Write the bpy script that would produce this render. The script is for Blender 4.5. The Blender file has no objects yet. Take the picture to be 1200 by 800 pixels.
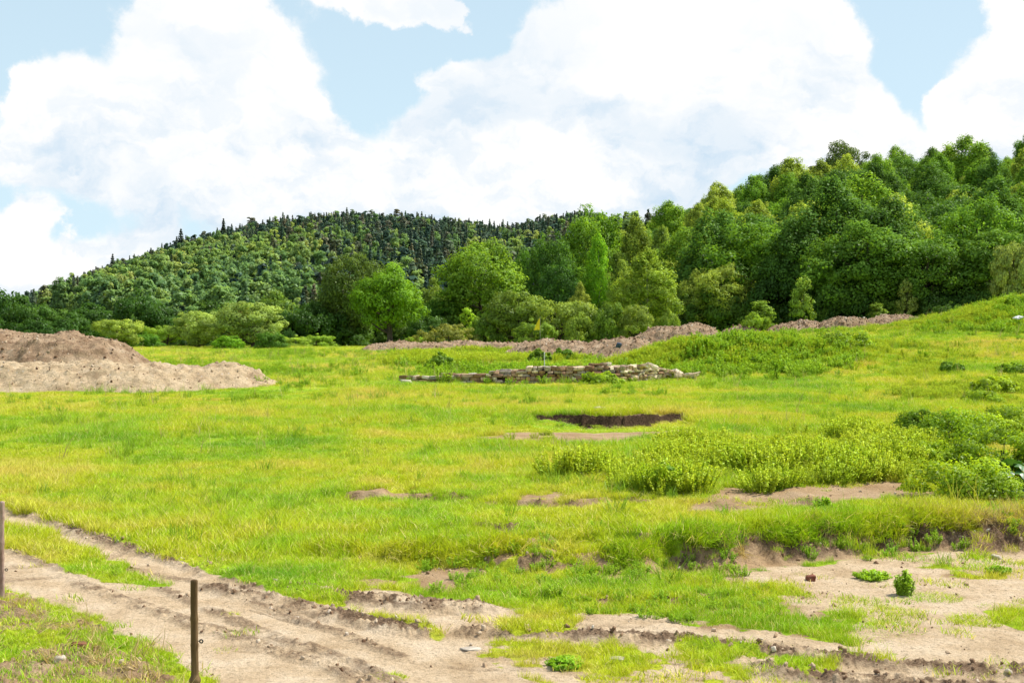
import bpy, math, random
import numpy as np
from mathutils import Vector, Matrix

random.seed(7)
RNG = np.random.default_rng(11)
scn = bpy.context.scene
ROOT = scn.collection
F = 1449.0          # focal length in photograph pixels (photo is 1200 wide)
EYE = 2.7           # eye height above the track

# ------------------------------------------------------------------ helpers
def sstep(a, b, x):
    t = np.clip((np.asarray(x, float) - a) / (b - a), 0, 1)
    return t * t * (3 - 2 * t)

def _hash(ix, iy, seed):
    h = (ix.astype(np.int64) * 374761393 + iy.astype(np.int64) * 668265263 + seed * 974634777) & 0xFFFFFFFF
    h = ((h ^ (h >> 13)) * 1274126177) & 0xFFFFFFFF
    h = (h ^ (h >> 16)) & 0xFFFFFF
    return h / float(0xFFFFFF)

def vnoise(x, y, seed=0):
    xi = np.floor(x); yi = np.floor(y)
    fx = x - xi; fy = y - yi
    fx = fx * fx * (3 - 2 * fx); fy = fy * fy * (3 - 2 * fy)
    a = _hash(xi, yi, seed); b = _hash(xi + 1, yi, seed)
    c = _hash(xi, yi + 1, seed); d = _hash(xi + 1, yi + 1, seed)
    return (a + (b - a) * fx) * (1 - fy) + (c + (d - c) * fx) * fy

def fbm(x, y, seed=0, octv=4, gain=.5):
    s = 0; amp = 1; tot = 0
    for k in range(octv):
        s = s + amp * (vnoise(x * 2 ** k + 17.3 * k, y * 2 ** k - 9.1 * k, seed + k) * 2 - 1)
        tot += amp; amp *= gain
    return s / tot

def interp(x, tab):
    t = np.array(tab, float)
    return np.interp(x, t[:, 0], t[:, 1])

def sminterp(x, tab, w):
    return (interp(x - w, tab) + 2 * interp(x, tab) + interp(x + w, tab)) / 4

# ------------------------------------------------------------------ the lie of the land
ZTAB = [(0, 0), (15, 0), (22, .1), (33, .5), (49, 1.0), (80, 1.75), (100, 2.1), (135, 2.0), (200, 1.8), (350, 2.0), (4000, 2.0)]
SCARP = [(-6, 15.0), (-1.3, 15.2), (1.0, 14.8), (2.6, 14.9), (3.5, 15.3), (4.3, 15.7), (5.3, 16.4), (6.0, 16.2), (7.4, 16.2), (14, 16.5)]
SCH = [(-3.5, 0), (0, .10), (2, .22), (3, .32), (14, .35)]
def scarp_t(x, y):
    ys = interp(x, SCARP) + .55 * fbm(x * .8, y * 0 + 3.3, 5, 3) + .22 * fbm(x * 3.2, y * 1.6, 6, 3) + .06 * fbm(x * 8, y * 5, 8, 3)
    return y - ys
def z_base(x, y, smooth=False):
    r = np.maximum(y, 0)
    z = np.where(r < 60, sminterp(r, ZTAB, 3.0), sminterp(r, ZTAB, 8.0))
    z = z + 1.75 * sstep(4, 30, x) * sstep(42, 82, y)
    t = (y - interp(x, SCARP)) if smooth else scarp_t(x, y)
    z = z + interp(x, SCH) * sstep(-.34, .26, t) * (1 - sstep(18, 34, y))
    return z

FARV = [(-700, 396), (-300, 392), (-100, 380), (0, 361), (30, 353), (100, 326), (200, 287), (300, 262), (380, 251), (480, 253), (600, 268), (680, 270), (900, 300), (1300, 380), (2200, 396)]
def z_hills(x, y):
    yy = np.maximum(y, 1.0)
    u = 600 + F * x / yy
    front = y > 60
    foot = interp(x, [(-60, 190), (-20, 150), (4, 135), (17, 127), (32, 117), (45, 112), (90, 110)])
    A = interp(x, [(-40, 0), (-8, 2), (6, 5), (30, 16), (60, 22), (95, 27), (160, 31), (400, 45)])
    hr = A * sstep(0, 150, (y - foot)) * (1 - .5 * sstep(300, 900, y))
    Vs = sminterp(u, FARV, 25)
    Af = np.maximum((400 - Vs) / F * 1000 - 12, 0)
    pr = np.clip((y - 330) / 670, 0, 1.0)
    hf = Af * (pr ** .9) * (1 - sstep(1080, 2200, y))
    hf = hf + sstep(.02, .4, pr) * 2.5 * fbm(x / 60, y / 60, 40, 3) * (1 - sstep(1500, 2200, y))
    return np.where(front, np.maximum(hr, 0) + np.where(y > 300, np.maximum(hf, 0), 0) * (1 - .8 * sstep(10, 30, hr)), 0)

def G(u, v):
    """photograph pixel -> point on the undisturbed ground"""
    u = np.atleast_1d(np.asarray(u, float)); v = np.atleast_1d(np.asarray(v, float))
    ys = np.concatenate([np.arange(5, 60, .05), np.arange(60, 140, .2)])
    out = []
    for a, b in zip(u, v):
        xs = (a - 600) / F * ys
        zz = z_base(xs, ys, True)
        vv = 400 + (EYE - zz) / ys * F
        below = np.nonzero(vv <= b)[0]
        k = below[0] if len(below) else len(ys) - 1
        out.append((xs[k], ys[k]))
    return np.array(out)

_PC = {}
CUTS = [([(372, 584), (460, 586), (560, 588)], .10), ([(560, 596), (680, 594), (770, 592)], .07),
        ([(455, 660), (520, 652), (600, 662), (660, 656)], .08), ([(640, 640), (720, 628), (790, 640), (850, 650)], .10),
        ([(480, 632), (560, 622), (640, 630)], .06), ([(790, 592), (900, 596), (980, 588)], .06)]
def seg_dist(x, y, P):
    """distance to a polyline, with the parameter 0..n-1 along it"""
    best = np.full(x.shape, 1e9); par = np.zeros(x.shape)
    for i in range(len(P) - 1):
        ax, ay = P[i][:2]; bx, by = P[i + 1][:2]
        dx, dy = bx - ax, by - ay
        t = np.clip(((x - ax) * dx + (y - ay) * dy) / (dx * dx + dy * dy + 1e-9), 0, 1)
        d = np.hypot(x - ax - t * dx, y - ay - t * dy)
        m = d < best
        best = np.where(m, d, best); par = np.where(m, i + t, par)
    return best, par

def poly_mask(x, y, uv, soft=.3, wob=.5, seed=1, ns=.8):
    key = id(uv)
    if key not in _PC: _PC[key] = (uv, G([p[0] for p in uv], [p[1] for p in uv]))
    P = _PC[key][1]
    xx = x; yy = y
    lo = P.min(0) - soft - wob - 1; hi = P.max(0) + soft + wob + 1
    sel = (xx > lo[0]) & (xx < hi[0]) & (yy > lo[1]) & (yy < hi[1])
    out = np.zeros(x.shape)
    if not sel.any(): return out
    px = xx[sel]; py = yy[sel]
    inside = np.zeros(px.shape, bool)
    n = len(P)
    for i in range(n):
        x1, y1 = P[i]; x2, y2 = P[(i + 1) % n]
        c = ((y1 > py) != (y2 > py)) & (px < (x2 - x1) * (py - y1) / (y2 - y1 + 1e-12) + x1)
        inside ^= c
    d, _ = seg_dist(px, py, np.vstack([P, P[:1]]))
    sd = np.where(inside, d, -d) + wob * fbm(px * ns, py * ns, seed, 4, .6)
    out[sel] = sstep(-soft, soft, sd)
    return out

# --- painted regions of the ground: everything in metres on the ground, traced off the photograph
ROAD = [(-260, 500), (-60, 575), (0, 595), (80, 618), (160, 645), (250, 672), (330, 700), (420, 722), (500, 745), (570, 775), (640, 800), (760, 860), (700, 1100), (360, 1000), (245, 800), (190, 762), (110, 725), (0, 690), (-60, 672), (-260, 600)]
MEDIAN = [(-120, 590), (-20, 612), (40, 622), (80, 640), (130, 655), (190, 685), (140, 684), (85, 668), (30, 648), (-20, 640), (-120, 610)]
D_RIGHT = [(830, 690), (870, 672), (940, 664), (1020, 655), (1100, 650), (1300, 650), (1300, 792), (1100, 786), (1000, 770), (900, 752), (820, 742), (700, 735), (640, 725), (760, 728), (900, 733), (925, 712), (870, 695)]
D_STRIP = [(360, 690), (440, 694), (520, 704), (620, 714), (740, 722), (830, 732), (900, 752), (1000, 772), (1300, 792), (1300, 880), (600, 880), (640, 800), (560, 770), (480, 740), (400, 715)]
G_LOW = [(560, 752), (640, 756), (740, 756), (800, 752), (880, 762), (980, 778), (985, 796), (860, 800), (720, 792), (640, 782), (580, 768)]
D_MID = [(795, 592), (850, 572), (900, 576), (980, 564), (1060, 566), (1078, 584), (1000, 594), (880, 600), (810, 604)]
D_TR = [(560, 514), (600, 508), (690, 507), (740, 503), (810, 501), (818, 510), (740, 516), (680, 519), (600, 518)]
D_CUT = [(372, 576), (460, 578), (560, 577), (562, 586), (470, 590), (400, 592)]
D_CUT2 = [(590, 588), (680, 582), (760, 582), (770, 592), (690, 598), (600, 596)]
D_VERGE = [(-300, 700), (0, 694), (110, 728), (190, 765), (245, 802), (300, 1000), (-300, 1000)]
D_SLOPE = [(470, 640), (560, 628), (650, 640), (730, 640), (860, 655), (870, 680), (760, 690), (640, 700), (540, 690), (480, 665)]
TRENCH = G([622, 660, 700, 760, 802], [488, 490, 491, 490, 487])

def rut(x, y, uv, w, seed):
    key = id(uv)
    if key not in _PC: _PC[key] = (uv, G([p[0] for p in uv], [p[1] for p in uv]))
    P = _PC[key][1]
    return seg_dist(x + .12 * fbm(x * 1.3, y * 1.3, seed, 2), y, P)
RIDGES = [  # traced lines, half width, height
    ([(-120, 560), (0, 590), (70, 612), (150, 640), (250, 668), (320, 686), (400, 700), (480, 710), (555, 716)], .22, .10),
    ([(250, 690), (330, 708), (400, 722), (450, 734), (500, 742)], .18, .09),
    ([(-60, 632), (10, 643), (60, 662), (100, 685), (160, 706), (230, 730), (320, 762), (400, 790), (480, 830)], .12, .05),
    ([(560, 742), (640, 744), (760, 750), (900, 762), (960, 772), (1060, 780), (1200, 790), (1300, 796)], .17, .08),
    ([(900, 786), (1000, 800), (1200, 812)], .2, .08),
    ([(190, 690), (300, 735), (420, 780), (520, 830)], .10, .035),
    ([(140, 664), (260, 690), (380, 738), (470, 770)], .08, .03),
    ([(640, 700), (760, 705), (860, 700)], .15, .04),
]
def masks(x, y):
    n1 = fbm(x * 1.6, y * 1.6, 21, 4)
    n2 = fbm(x * .35, y * .35, 22, 3)
    road = poly_mask(x, y, ROAD, .10, .14, 31, 2.)
    dcl, pcl = rut(x, y, RIDGES[2][0], 0, 60)
    dcl2, _ = rut(x, y, RIDGES[1][0], 0, 60)
    dcl3, _ = rut(x, y, RIDGES[3][0], 0, 60)
    cr_ = np.where(x < .5, dcl - 1.3 * np.minimum(dcl2, 3), dcl3 * 2)
    streak = sstep(.05, .5, fbm(cr_ * 5.5, (x * .8 - y * .5) * .55, 62, 4, .6)) * sstep(-.3, .3, fbm(x * .9, y * .9, 63, 3))
    med = poly_mask(x, y, MEDIAN, .10, .20, 32, 2.)
    dr = poly_mask(x, y, D_RIGHT, .15, .45, 33, 1.4)
    ds = poly_mask(x, y, D_STRIP, .15, .45, 34, 1.5)
    gl = poly_mask(x, y, G_LOW, .15, .35, 35, 1.5) * sstep(-.30, .0, fbm(x * 2.4, y * 2.4, 43, 4, .6))
    brk = sstep(.10, .38, fbm(x * 2.0, y * 2.6, 44, 4, .6)) * sstep(-3.5, -1, x) * (1 - sstep(15.3, 16.5, y)) * (1 - sstep(-.2, .6, -x - 2 + (14 - y)))
    near = np.maximum(road * (1 - med), np.maximum(dr, ds * (1 - gl)))
    tuft = sstep(.26, .42, fbm(x * 1.0 + 5, y * .75, 36, 4, .55)) * np.maximum(dr, ds) * (1 - road) * .95
    near = near * (1 - tuft)
    dm = poly_mask(x, y, D_MID, .25, .8, 37, .8) * .9
    dt = poly_mask(x, y, D_TR, .4, 1.3, 38, .5) * .8
    dc = np.maximum(poly_mask(x, y, D_CUT, .2, .7, 39, .9), poly_mask(x, y, D_CUT2, .2, .9, 40, .9)) * .95 * sstep(-.25, .12, fbm(x * 1.8, y * 1.2, 45, 4, .6))
    dv = poly_mask(x, y, D_VERGE, .2, .2, 41) * sstep(-.25, .25, n1 + .05)
    dl = poly_mask(x, y, D_SLOPE, .4, .8, 42) * sstep(-.02, .3, n1) * .9
    dirt = np.maximum.reduce([near, brk * .8, dm, dt, dc, dv * .8, dl])
    t = scarp_t(x, y)
    h = interp(x, SCH)
    face = sstep(-.36, -.10, t) * (1 - sstep(.16, .30, t)) * sstep(.05, .25, h)
    face = face * sstep(-.22, .12, fbm(x * 1.5, y * 1.5, 61, 3) + interp(x, [(-3, -.15), (1.8, -.05), (2.8, .22), (14, .16)]))
    apron = (1 - sstep(-1.0, -.1, t)) * 0 + sstep(-.9, -.1, t) * (1 - sstep(-.05, .1, t)) * sstep(.1, .3, h)
    dirt = np.maximum(dirt, np.maximum(face, apron * .9))
    ridge = np.zeros(x.shape); rh = np.zeros(x.shape)
    for i, (uv, w, hh) in enumerate(RIDGES):
        d, p = rut(x, y, uv, w, 70 + i)
        m = (1 - sstep(w * .4, w * 1.5, d)) * sstep(-.6, .0, fbm(x * 1.5, y * 1.5, 80 + i, 2) + .2)
        inner = i in (2, 5, 6)
        ridge = np.maximum(ridge, m * (.7 if inner else 1))
        rh = np.maximum(rh, m * hh * (.85 if inner else 1.15))
        trk = sstep(w * 1.2, w * 1.8, d) * (1 - sstep(w * 2.2, w * 3.5, d))
        rh = rh - trk * .02
    d, p = seg_dist(x, y, TRENCH)
    yc = np.interp(x, TRENCH[:, 0], TRENCH[:, 1]) + .30 * fbm(x * 1.2, x * 0, 90, 3) + .10 * fbm(x * 5., y * 2., 91, 3)
    hole_w = interp(x, [(TRENCH[0, 0] - .1, 0), (TRENCH[0, 0] + .1, .35), (TRENCH[1, 0] - .9, .6), (TRENCH[1, 0] - .5, .25), (TRENCH[1, 0] - .1, .7), (TRENCH[2, 0], 1.1), (TRENCH[-1, 0] - .4, .9), (TRENCH[-1, 0], .4), (TRENCH[-1, 0] + .15, 0)]) * (.85 + .5 * fbm(x * 2.5, x * 0, 92, 3))
    dy = y - yc
    hole = sstep(-4.5, -.4, dy) * (1 - sstep(.0, .13, dy)) * hole_w
    tz = (dy > -4.2) * (dy < .12) * (hole_w > .12)
    rim = sstep(.0, .13, dy) * (1 - sstep(.4, 3., dy)) * hole_w
    tf = sstep(-.45, -.1, dy) * (1 - sstep(.12, .34, dy)) * sstep(.1, .3, hole_w)
    cz = np.zeros(x.shape); cf = np.zeros(x.shape)
    for i, (uv, hh) in enumerate(CUTS):
        key = id(uv)
        if key not in _PC: _PC[key] = (uv, G([p[0] for p in uv], [p[1] for p in uv]))
        Q = _PC[key][1]
        win = sstep(Q[0, 0] - .3, Q[0, 0] + .5, x) * (1 - sstep(Q[-1, 0] - .5, Q[-1, 0] + .3, x))
        win = win * sstep(-.35, .15, fbm(x * 1.1, x * 0 + i, 300 + i, 3) + .1)
        dd = y - np.interp(x, Q[:, 0], Q[:, 1]) - .45 * fbm(x * .9, x * 0, 310 + i, 4, .6)
        k = np.clip(Q[:, 1].mean() / 18, .8, 1.6)
        cz = cz + win * hh * (sstep(-.05, .12 * k, dd) * (1 - sstep(1.2, 5, dd)) - .4 * sstep(-1.6, -.1, dd) * (1 - sstep(-.05, .1, dd)))
        cf = np.maximum(cf, win * sstep(-.25 * k, -.05, dd) * (1 - sstep(.10 * k, .2 * k, dd)) * sstep(-.15, .15, fbm(x * 2.6, y * 2.6, 330 + i, 3)))
    dirt = np.maximum(dirt, np.maximum(tf, cf))
    face = np.maximum(face, cf * .6)
    return dict(cz=cz, dirt=np.clip(dirt, 0, 1), ridge=ridge, rh=rh, face=np.maximum(face, tf), road=road, hole=hole, med=med, near=near, tz=tz, streak=streak * np.maximum(road, ds), rim=rim, tf=tf, n1=n1, n2=n2, gl=gl, verge=poly_mask(x, y, D_VERGE, .2, .1, 41))

MOUNDS = [  # grassed mounds that are part of the ground (centre px, centre row, half length, half depth, height)
    (882, 62, 6.2, 3.2, 1.25), (800, 60, 3.0, 2.2, .6), (960, 66, 4.0, 2.6, .6),
    (1235, 84, 8.5, 5.0, 2.1), (1180, 80, 3.0, 3.0, .5),
]
def z_ground(x, y, M=None):
    x = np.asarray(x, float); y = np.asarray(y, float)
    if M is None: M = masks(x, y)
    z = z_base(x, y) + z_hills(x, y)
    for (u, yc, a, b, h) in MOUNDS:
        xc = (u - 600) / F * yc
        q = ((x - xc) / a) ** 2 + ((y - yc) / b) ** 2
        q = q * (1 + .35 * fbm(x * .4, y * .4, int(u), 3))
        z = z + h * np.exp(-q * 1.3)
    far = np.clip(y / 40, .25, 1.2)
    z = z + .05 * fbm(x * .5, y * .5, 50, 3) * far
    clod = fbm(x * 9, y * 9, 51, 4, .65)
    clod2 = np.abs(fbm(x * 16, y * 16, 52, 3, .6))
    near = 1 - sstep(30, 60, y)
    z = z + near * (M['dirt'] * (.010 * clod + .016 * clod2 * (1 - .5 * M['road']) - .022 * M['streak']) + M['rh'] * .45 * (1 + .6 * clod) + M['ridge'] * .05 * clod2)
    z = z + near * (1 - M['dirt']) * .015 * fbm(x * 3, y * 3, 53, 2)
    z = z + near * M['face'] * (.10 * fbm(x * 3.5, y * 5, 55, 3) + .05 * clod + .05 * clod2)
    z = z + M['cz'] - .28 * M['hole'] + .10 * M['rim']
    z = z + .06 * sstep(.2, .6, M['verge']) * clod
    return z
def zg1(x, y):
    if y > 90:
        z0 = np.zeros(1); Mz = {k: z0 for k in ('dirt', 'road', 'rh', 'ridge', 'face', 'hole', 'verge', 'rim', 'streak', 'cz')}
        return float(z_ground(np.array([x]), np.array([y]), Mz)[0])
    return float(z_ground(np.array([x]), np.array([y]))[0])

# ------------------------------------------------------------------ object bookkeeping
def mesh_from(name, V, Fc, mats, attrs=None, smooth=False, matidx=None):
    """V (n,3); Fc list of (m,k) int arrays of faces with equal vertex counts"""
    me = bpy.data.meshes.new(name)
    V = np.asarray(V, np.float32)
    if isinstance(Fc, np.ndarray): Fc = [Fc]
    Fc = [f for f in Fc if len(f)]
    loops = np.concatenate([f.ravel() for f in Fc]).astype(np.int32)
    cnt = np.concatenate([np.full(len(f), f.shape[1], np.int32) for f in Fc])
    st = np.concatenate([[0], np.cumsum(cnt)[:-1]]).astype(np.int32)
    me.vertices.add(len(V)); me.vertices.foreach_set('co', V.ravel())
    me.loops.add(len(loops)); me.loops.foreach_set('vertex_index', loops)
    me.polygons.add(len(cnt)); me.polygons.foreach_set('loop_start', st); me.polygons.foreach_set('loop_total', cnt)
    if smooth: me.polygons.foreach_set('use_smooth', np.ones(len(cnt), bool))
    for m in (mats if isinstance(mats, (list, tuple)) else [mats]): me.materials.append(m)
    if matidx is not None: me.polygons.foreach_set('material_index', np.asarray(matidx, np.int32))
    for k, (dom, a) in (attrs or {}).items():
        a = np.asarray(a, np.float32)
        if a.ndim == 2: at = me.attributes.new(k, 'FLOAT_VECTOR', dom); at.data.foreach_set('vector', a.ravel())
        else: at = me.attributes.new(k, 'FLOAT', dom); at.data.foreach_set('value', a)
    me.update(calc_edges=True); me.validate()
    return me

def link(name, me, parent=None, loc=None):
    o = bpy.data.objects.new(name, me); ROOT.objects.link(o)
    if parent: o.parent = parent
    if loc is not None: o.location = loc
    return o
def tag(o, label=None, cat=None, group=None, kind=None):
    if label: o['label'] = label
    if cat: o['category'] = cat
    if group: o['group'] = group
    if kind: o['kind'] = kind
    return o
def thing(name, loc, label, cat, group=None, rz=0, scale=(1, 1, 1)):
    o = bpy.data.objects.new(name, None); ROOT.objects.link(o)
    o.empty_display_size = .3
    o.location = loc; o.rotation_euler = (0, 0, rz); o.scale = scale
    return tag(o, label, cat, group)

# ------------------------------------------------------------------ materials
def newmat(name):
    m = bpy.data.materials.new(name); m.use_nodes = True
    nt = m.node_tree; nt.nodes.clear()
    return m, nt
class NB:
    """tiny node-building helper"""
    def __init__(s, nt): s.nt = nt
    def n(s, typ, ins=None, **kw):
        nd = s.nt.nodes.new(typ)
        for k, v in kw.items(): setattr(nd, k, v)
        for k, v in (ins or {}).items():
            sock = nd.inputs[k]
            if isinstance(v, bpy.types.NodeSocket): s.nt.links.new(v, sock)
            else: sock.default_value = v
        return nd
    def math(s, op, a, b=None, c=None, clamp=False):
        ins = {0: a}
        if b is not None: ins[1] = b
        if c is not None: ins[2] = c
        return s.n('ShaderNodeMath', ins, operation=op, use_clamp=clamp).outputs[0]
    def mix(s, f, a, b, mode='MIX'):
        nd = s.n('ShaderNodeMix', data_type='RGBA', blend_type=mode)
        for i, v in ((0, f), (6, a), (7, b)):
            if isinstance(v, bpy.types.NodeSocket): s.nt.links.new(v, nd.inputs[i])
            else: nd.inputs[i].default_value = (v if i == 0 else (*v, 1))
        return nd.outputs[2]
    def ramp(s, f, stops):
        nd = s.n('ShaderNodeValToRGB', {0: f})
        e = nd.color_ramp.elements
        while len(e) < len(stops): e.new(.5)
        for k, (p, c) in enumerate(stops):
            e[k].position = p; e[k].color = (*c, 1)
        return nd.outputs[0]
    def mr(s, v, a, b, c=0., d=1., interp='SMOOTHSTEP'):
        return s.n('ShaderNodeMapRange', {'Value': v, 'From Min': a, 'From Max': b, 'To Min': c, 'To Max': d}, interpolation_type=interp).outputs[0]
    def noise(s, vec, scale, detail=3., rough=.55, out=0, dist=0.):
        return s.n('ShaderNodeTexNoise', {'Vector': vec, 'Scale': scale, 'Detail': detail, 'Roughness': rough, 'Distortion': dist}).outputs[out]
    def pos(s): return s.n('ShaderNodeNewGeometry').outputs['Position']
    def attr(s, name): return s.n('ShaderNodeAttribute', attribute_name=name).outputs['Fac']

def leaf_shader(b, col, trans=.38, gloss=.05, tcol=None, rough=.5, soft=None):
    if tcol is None:
        tcol = b.mix(1.0, col, (1.25, 1.15, .45), 'MULTIPLY')
    gn = b.n('ShaderNodeNewGeometry').outputs['Normal']
    if soft == 'up':
        gn = b.n('ShaderNodeVectorMath', {0: gn, 1: (0, 0, 1.1)}, operation='ADD').outputs[0]
        gn = b.n('ShaderNodeVectorMath', {0: gn}, operation='NORMALIZE').outputs[0]
    elif soft == 'fn':
        fa = b.n('ShaderNodeAttribute', attribute_name='fn').outputs['Vector']
        fw = b.n('ShaderNodeVectorTransform', {'Vector': fa}, vector_type='NORMAL', convert_from='OBJECT', convert_to='WORLD').outputs[0]
        fw = b.n('ShaderNodeVectorMath', {0: fw, 3: 1.5}, operation='SCALE').outputs[0]
        gn = b.n('ShaderNodeVectorMath', {0: gn, 1: fw}, operation='ADD').outputs[0]
        gn = b.n('ShaderNodeVectorMath', {0: gn}, operation='NORMALIZE').outputs[0]
    d = b.n('ShaderNodeBsdfDiffuse', {'Color': col, 'Normal': gn})
    t = b.n('ShaderNodeBsdfTranslucent', {'Color': tcol})
    m = b.n('ShaderNodeMixShader', {0: trans, 1: d.outputs[0], 2: t.outputs[0]})
    g = b.n('ShaderNodeBsdfGlossy', {'Color': (1, 1, 1, 1), 'Roughness': rough})
    m2 = b.n('ShaderNodeMixShader', {0: gloss, 1: m.outputs[0], 2: g.outputs[0]})
    b.n('ShaderNodeOutputMaterial', {0: m2.outputs[0]})

GAIN = 2.0
def foliage_mat(name, trans=.38, gloss=.05, vary=.55, use_random=False, haze=0., satv=1.):
    m, nt = newmat(name); b = NB(nt)
    oi = b.n('ShaderNodeObjectInfo')
    t = b.attr('tint')
    k = b.mr(t, 0, 1, 1 - vary, 1 + vary, 'LINEAR')
    col = b.n('ShaderNodeVectorMath', {0: oi.outputs['Color'], 3: k}, operation='SCALE').outputs[0]
    warm = b.mix(b.mr(t, .35, 1., 0., .35), (1, 1, 1), (1.35, 1.12, .6))
    col = b.mix(1.0, col, warm, 'MULTIPLY')
    col = b.mix(1.0, col, (GAIN * 1.20, GAIN * 1.02, GAIN * .62), 'MULTIPLY')
    leaf_shader(b, col, trans, gloss, soft='fn')
    return m

def palette_mat(name, stops, trans=.3, vary=.4, haze=0., g=(1.15, 1, .7)):
    """for instances: colour picked by the instance's own random number"""
    m, nt = newmat(name); b = NB(nt)
    oi = b.n('ShaderNodeObjectInfo')
    base = b.ramp(oi.outputs['Random'], stops)
    p = b.noise(b.pos(), .012, 2.)
    base = b.mix(1.0, base, b.ramp(p, [(.35, (.75, .85, 1.0)), (.65, (1.25, 1.15, .85))]), 'MULTIPLY')
    t = b.attr('tint')
    k = b.mr(t, 0, 1, 1 - vary, 1 + vary, 'LINEAR')
    col = b.n('ShaderNodeVectorMath', {0: base, 3: k}, operation='SCALE').outputs[0]
    col = b.mix(1.0, col, (GAIN * g[0], GAIN * g[1], GAIN * g[2]), 'MULTIPLY')
    if haze: col = b.mix(haze, col, (.22, .31, .31))  # aerial haze painted into the leaf colour of the far wood
    leaf_shader(b, col, trans, .015, soft='fn')
    return m

M = {}
M['leaf'] = foliage_mat('tree_foliage', .35, .015, .45)
M['needle'] = foliage_mat('needle_foliage', .15, .03, .4)
M['weedleaf'] = foliage_mat('weed_foliage', .40, .02, .40)

def grass_mat():
    m, nt = newmat('meadow_grass'); b = NB(nt)
    P = b.pos()
    big = b.noise(P, .16, 3., .6)
    med = b.noise(P, .9, 3., .6)
    k = b.math('ADD', b.math('MULTIPLY', big, .65), b.math('MULTIPLY', med, .35))
    col = b.ramp(k, [(.36, (.22, .48, .016)), (.44, (.40, .64, .018)), (.53, (.61, .70, .026)), (.62, (.76, .69, .13))])
    t = b.attr('tint')
    col = b.mix(b.mr(t, .86, .97), col, (.75, .64, .26))
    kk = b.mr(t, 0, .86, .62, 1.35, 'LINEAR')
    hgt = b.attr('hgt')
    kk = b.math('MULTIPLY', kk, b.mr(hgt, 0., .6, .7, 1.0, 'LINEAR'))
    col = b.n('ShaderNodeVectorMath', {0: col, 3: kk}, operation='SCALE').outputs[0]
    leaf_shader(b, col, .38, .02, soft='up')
    return m
M['grass'] = grass_mat()

def weed_inst_mat(name, c0, c1):
    m, nt = newmat(name); b = NB(nt)
    oi = b.n('ShaderNodeObjectInfo')
    n = b.noise(b.pos(), .5, 2.)
    f = b.math('ADD', b.math('MULTIPLY', oi.outputs['Random'], .5), b.math('MULTIPLY', n, .5))
    col = b.mix(f, c0, c1)
    k = b.mr(b.attr('tint'), 0, 1, .6, 1.4, 'LINEAR')
    col = b.n('ShaderNodeVectorMath', {0: col, 3: k}, operation='SCALE').outputs[0]
    leaf_shader(b, col, .40, .02, soft='up')
    return m
M['weed_light'] = weed_inst_mat('light_weed_leaves', (.44, .68, .02), (.74, .82, .05))
M['weed_dark'] = weed_inst_mat('dark_weed_leaves', (.28, .56, .02), (.50, .72, .035))
M['coarse'] = weed_inst_mat('coarse_grass_blades', (.20, .40, .02), (.38, .54, .03))
M['stalk'] = weed_inst_mat('dry_stalks', (.60, .50, .20), (.74, .66, .32))
M['straw'] = weed_inst_mat('dead_straw', (.50, .38, .15), (.78, .64, .32))

def ground_mat():
    m, nt = newmat('ground_soil_and_turf'); b = NB(nt)
    P = b.pos()
    dirt = b.attr('dirt'); dark = b.attr('dark'); wood = b.attr('wood'); sand = b.attr('sand')
    big = b.noise(P, .16, 3., .6); med = b.noise(P, .9, 3., .6)
    k = b.math('ADD', b.math('MULTIPLY', big, .65), b.math('MULTIPLY', med, .35))
    g = b.ramp(k, [(.36, (.22, .43, .02)), (.46, (.37, .55, .022)), (.54, (.51, .58, .032)), (.64, (.60, .55, .10))])
    fine = b.noise(P, 14., 5., .7)
    g = b.mix(1., g, b.ramp(fine, [(.3, (.5, .52, .5)), (.7, (1.25, 1.2, 1.2))]), 'MULTIPLY')
    g = b.mix(b.mr(b.noise(P, 2.3, 5., .7), .56, .70, 0., .55), g, (.36, .29, .14))
    dn = b.noise(P, 1.7, 6., .65); df = b.noise(P, 22., 6., .75)
    d = b.ramp(dn, [(.3, (.56, .41, .24)), (.5, (.76, .60, .39)), (.7, (.88, .74, .53))])
    d = b.mix(b.mr(sand, 0, 1, 0, .75), b.mix(1., d, (.62, .54, .46), 'MULTIPLY'), d)
    d = b.mix(1., d, b.ramp(df, [(.28, (.45, .40, .36)), (.45, (.92, .9, .88)), (.7, (1.12, 1.1, 1.08))]), 'MULTIPLY')
    v = b.n('ShaderNodeTexVoronoi', {'Vector': P, 'Scale': 11.}); 
    d = b.mix(b.mr(v.outputs['Distance'], .10, .20, .5, 0.), d, (.20, .14, .09))
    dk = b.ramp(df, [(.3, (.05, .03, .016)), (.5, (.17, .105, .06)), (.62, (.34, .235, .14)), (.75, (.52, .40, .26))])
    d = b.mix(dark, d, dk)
    e = b.math('ADD', dirt, b.math('MULTIPLY', b.math('SUBTRACT', b.noise(P, 7., 5., .75), .5), 1.3))
    col = b.mix(b.mr(e, .38, .62), g, d)
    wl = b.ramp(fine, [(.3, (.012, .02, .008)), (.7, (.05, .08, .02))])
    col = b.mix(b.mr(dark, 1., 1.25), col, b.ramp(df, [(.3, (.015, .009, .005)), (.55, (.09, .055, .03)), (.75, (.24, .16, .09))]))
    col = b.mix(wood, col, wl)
    h = b.math('ADD', b.math('MULTIPLY', df, .04), b.math('MULTIPLY', b.noise(P, 60., 3., .7), .012))
    bump = b.n('ShaderNodeBump', {'Height': h, 'Strength': .9, 'Distance': 1.})
    p = b.n('ShaderNodeBsdfPrincipled', {'Base Color': col, 'Roughness': .95, 'Normal': bump.outputs[0]})
    p.inputs['Specular IOR Level'].default_value = .12
    b.n('ShaderNodeOutputMaterial', {0: p.outputs[0]})
    return m
M['ground'] = ground_mat()

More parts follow.
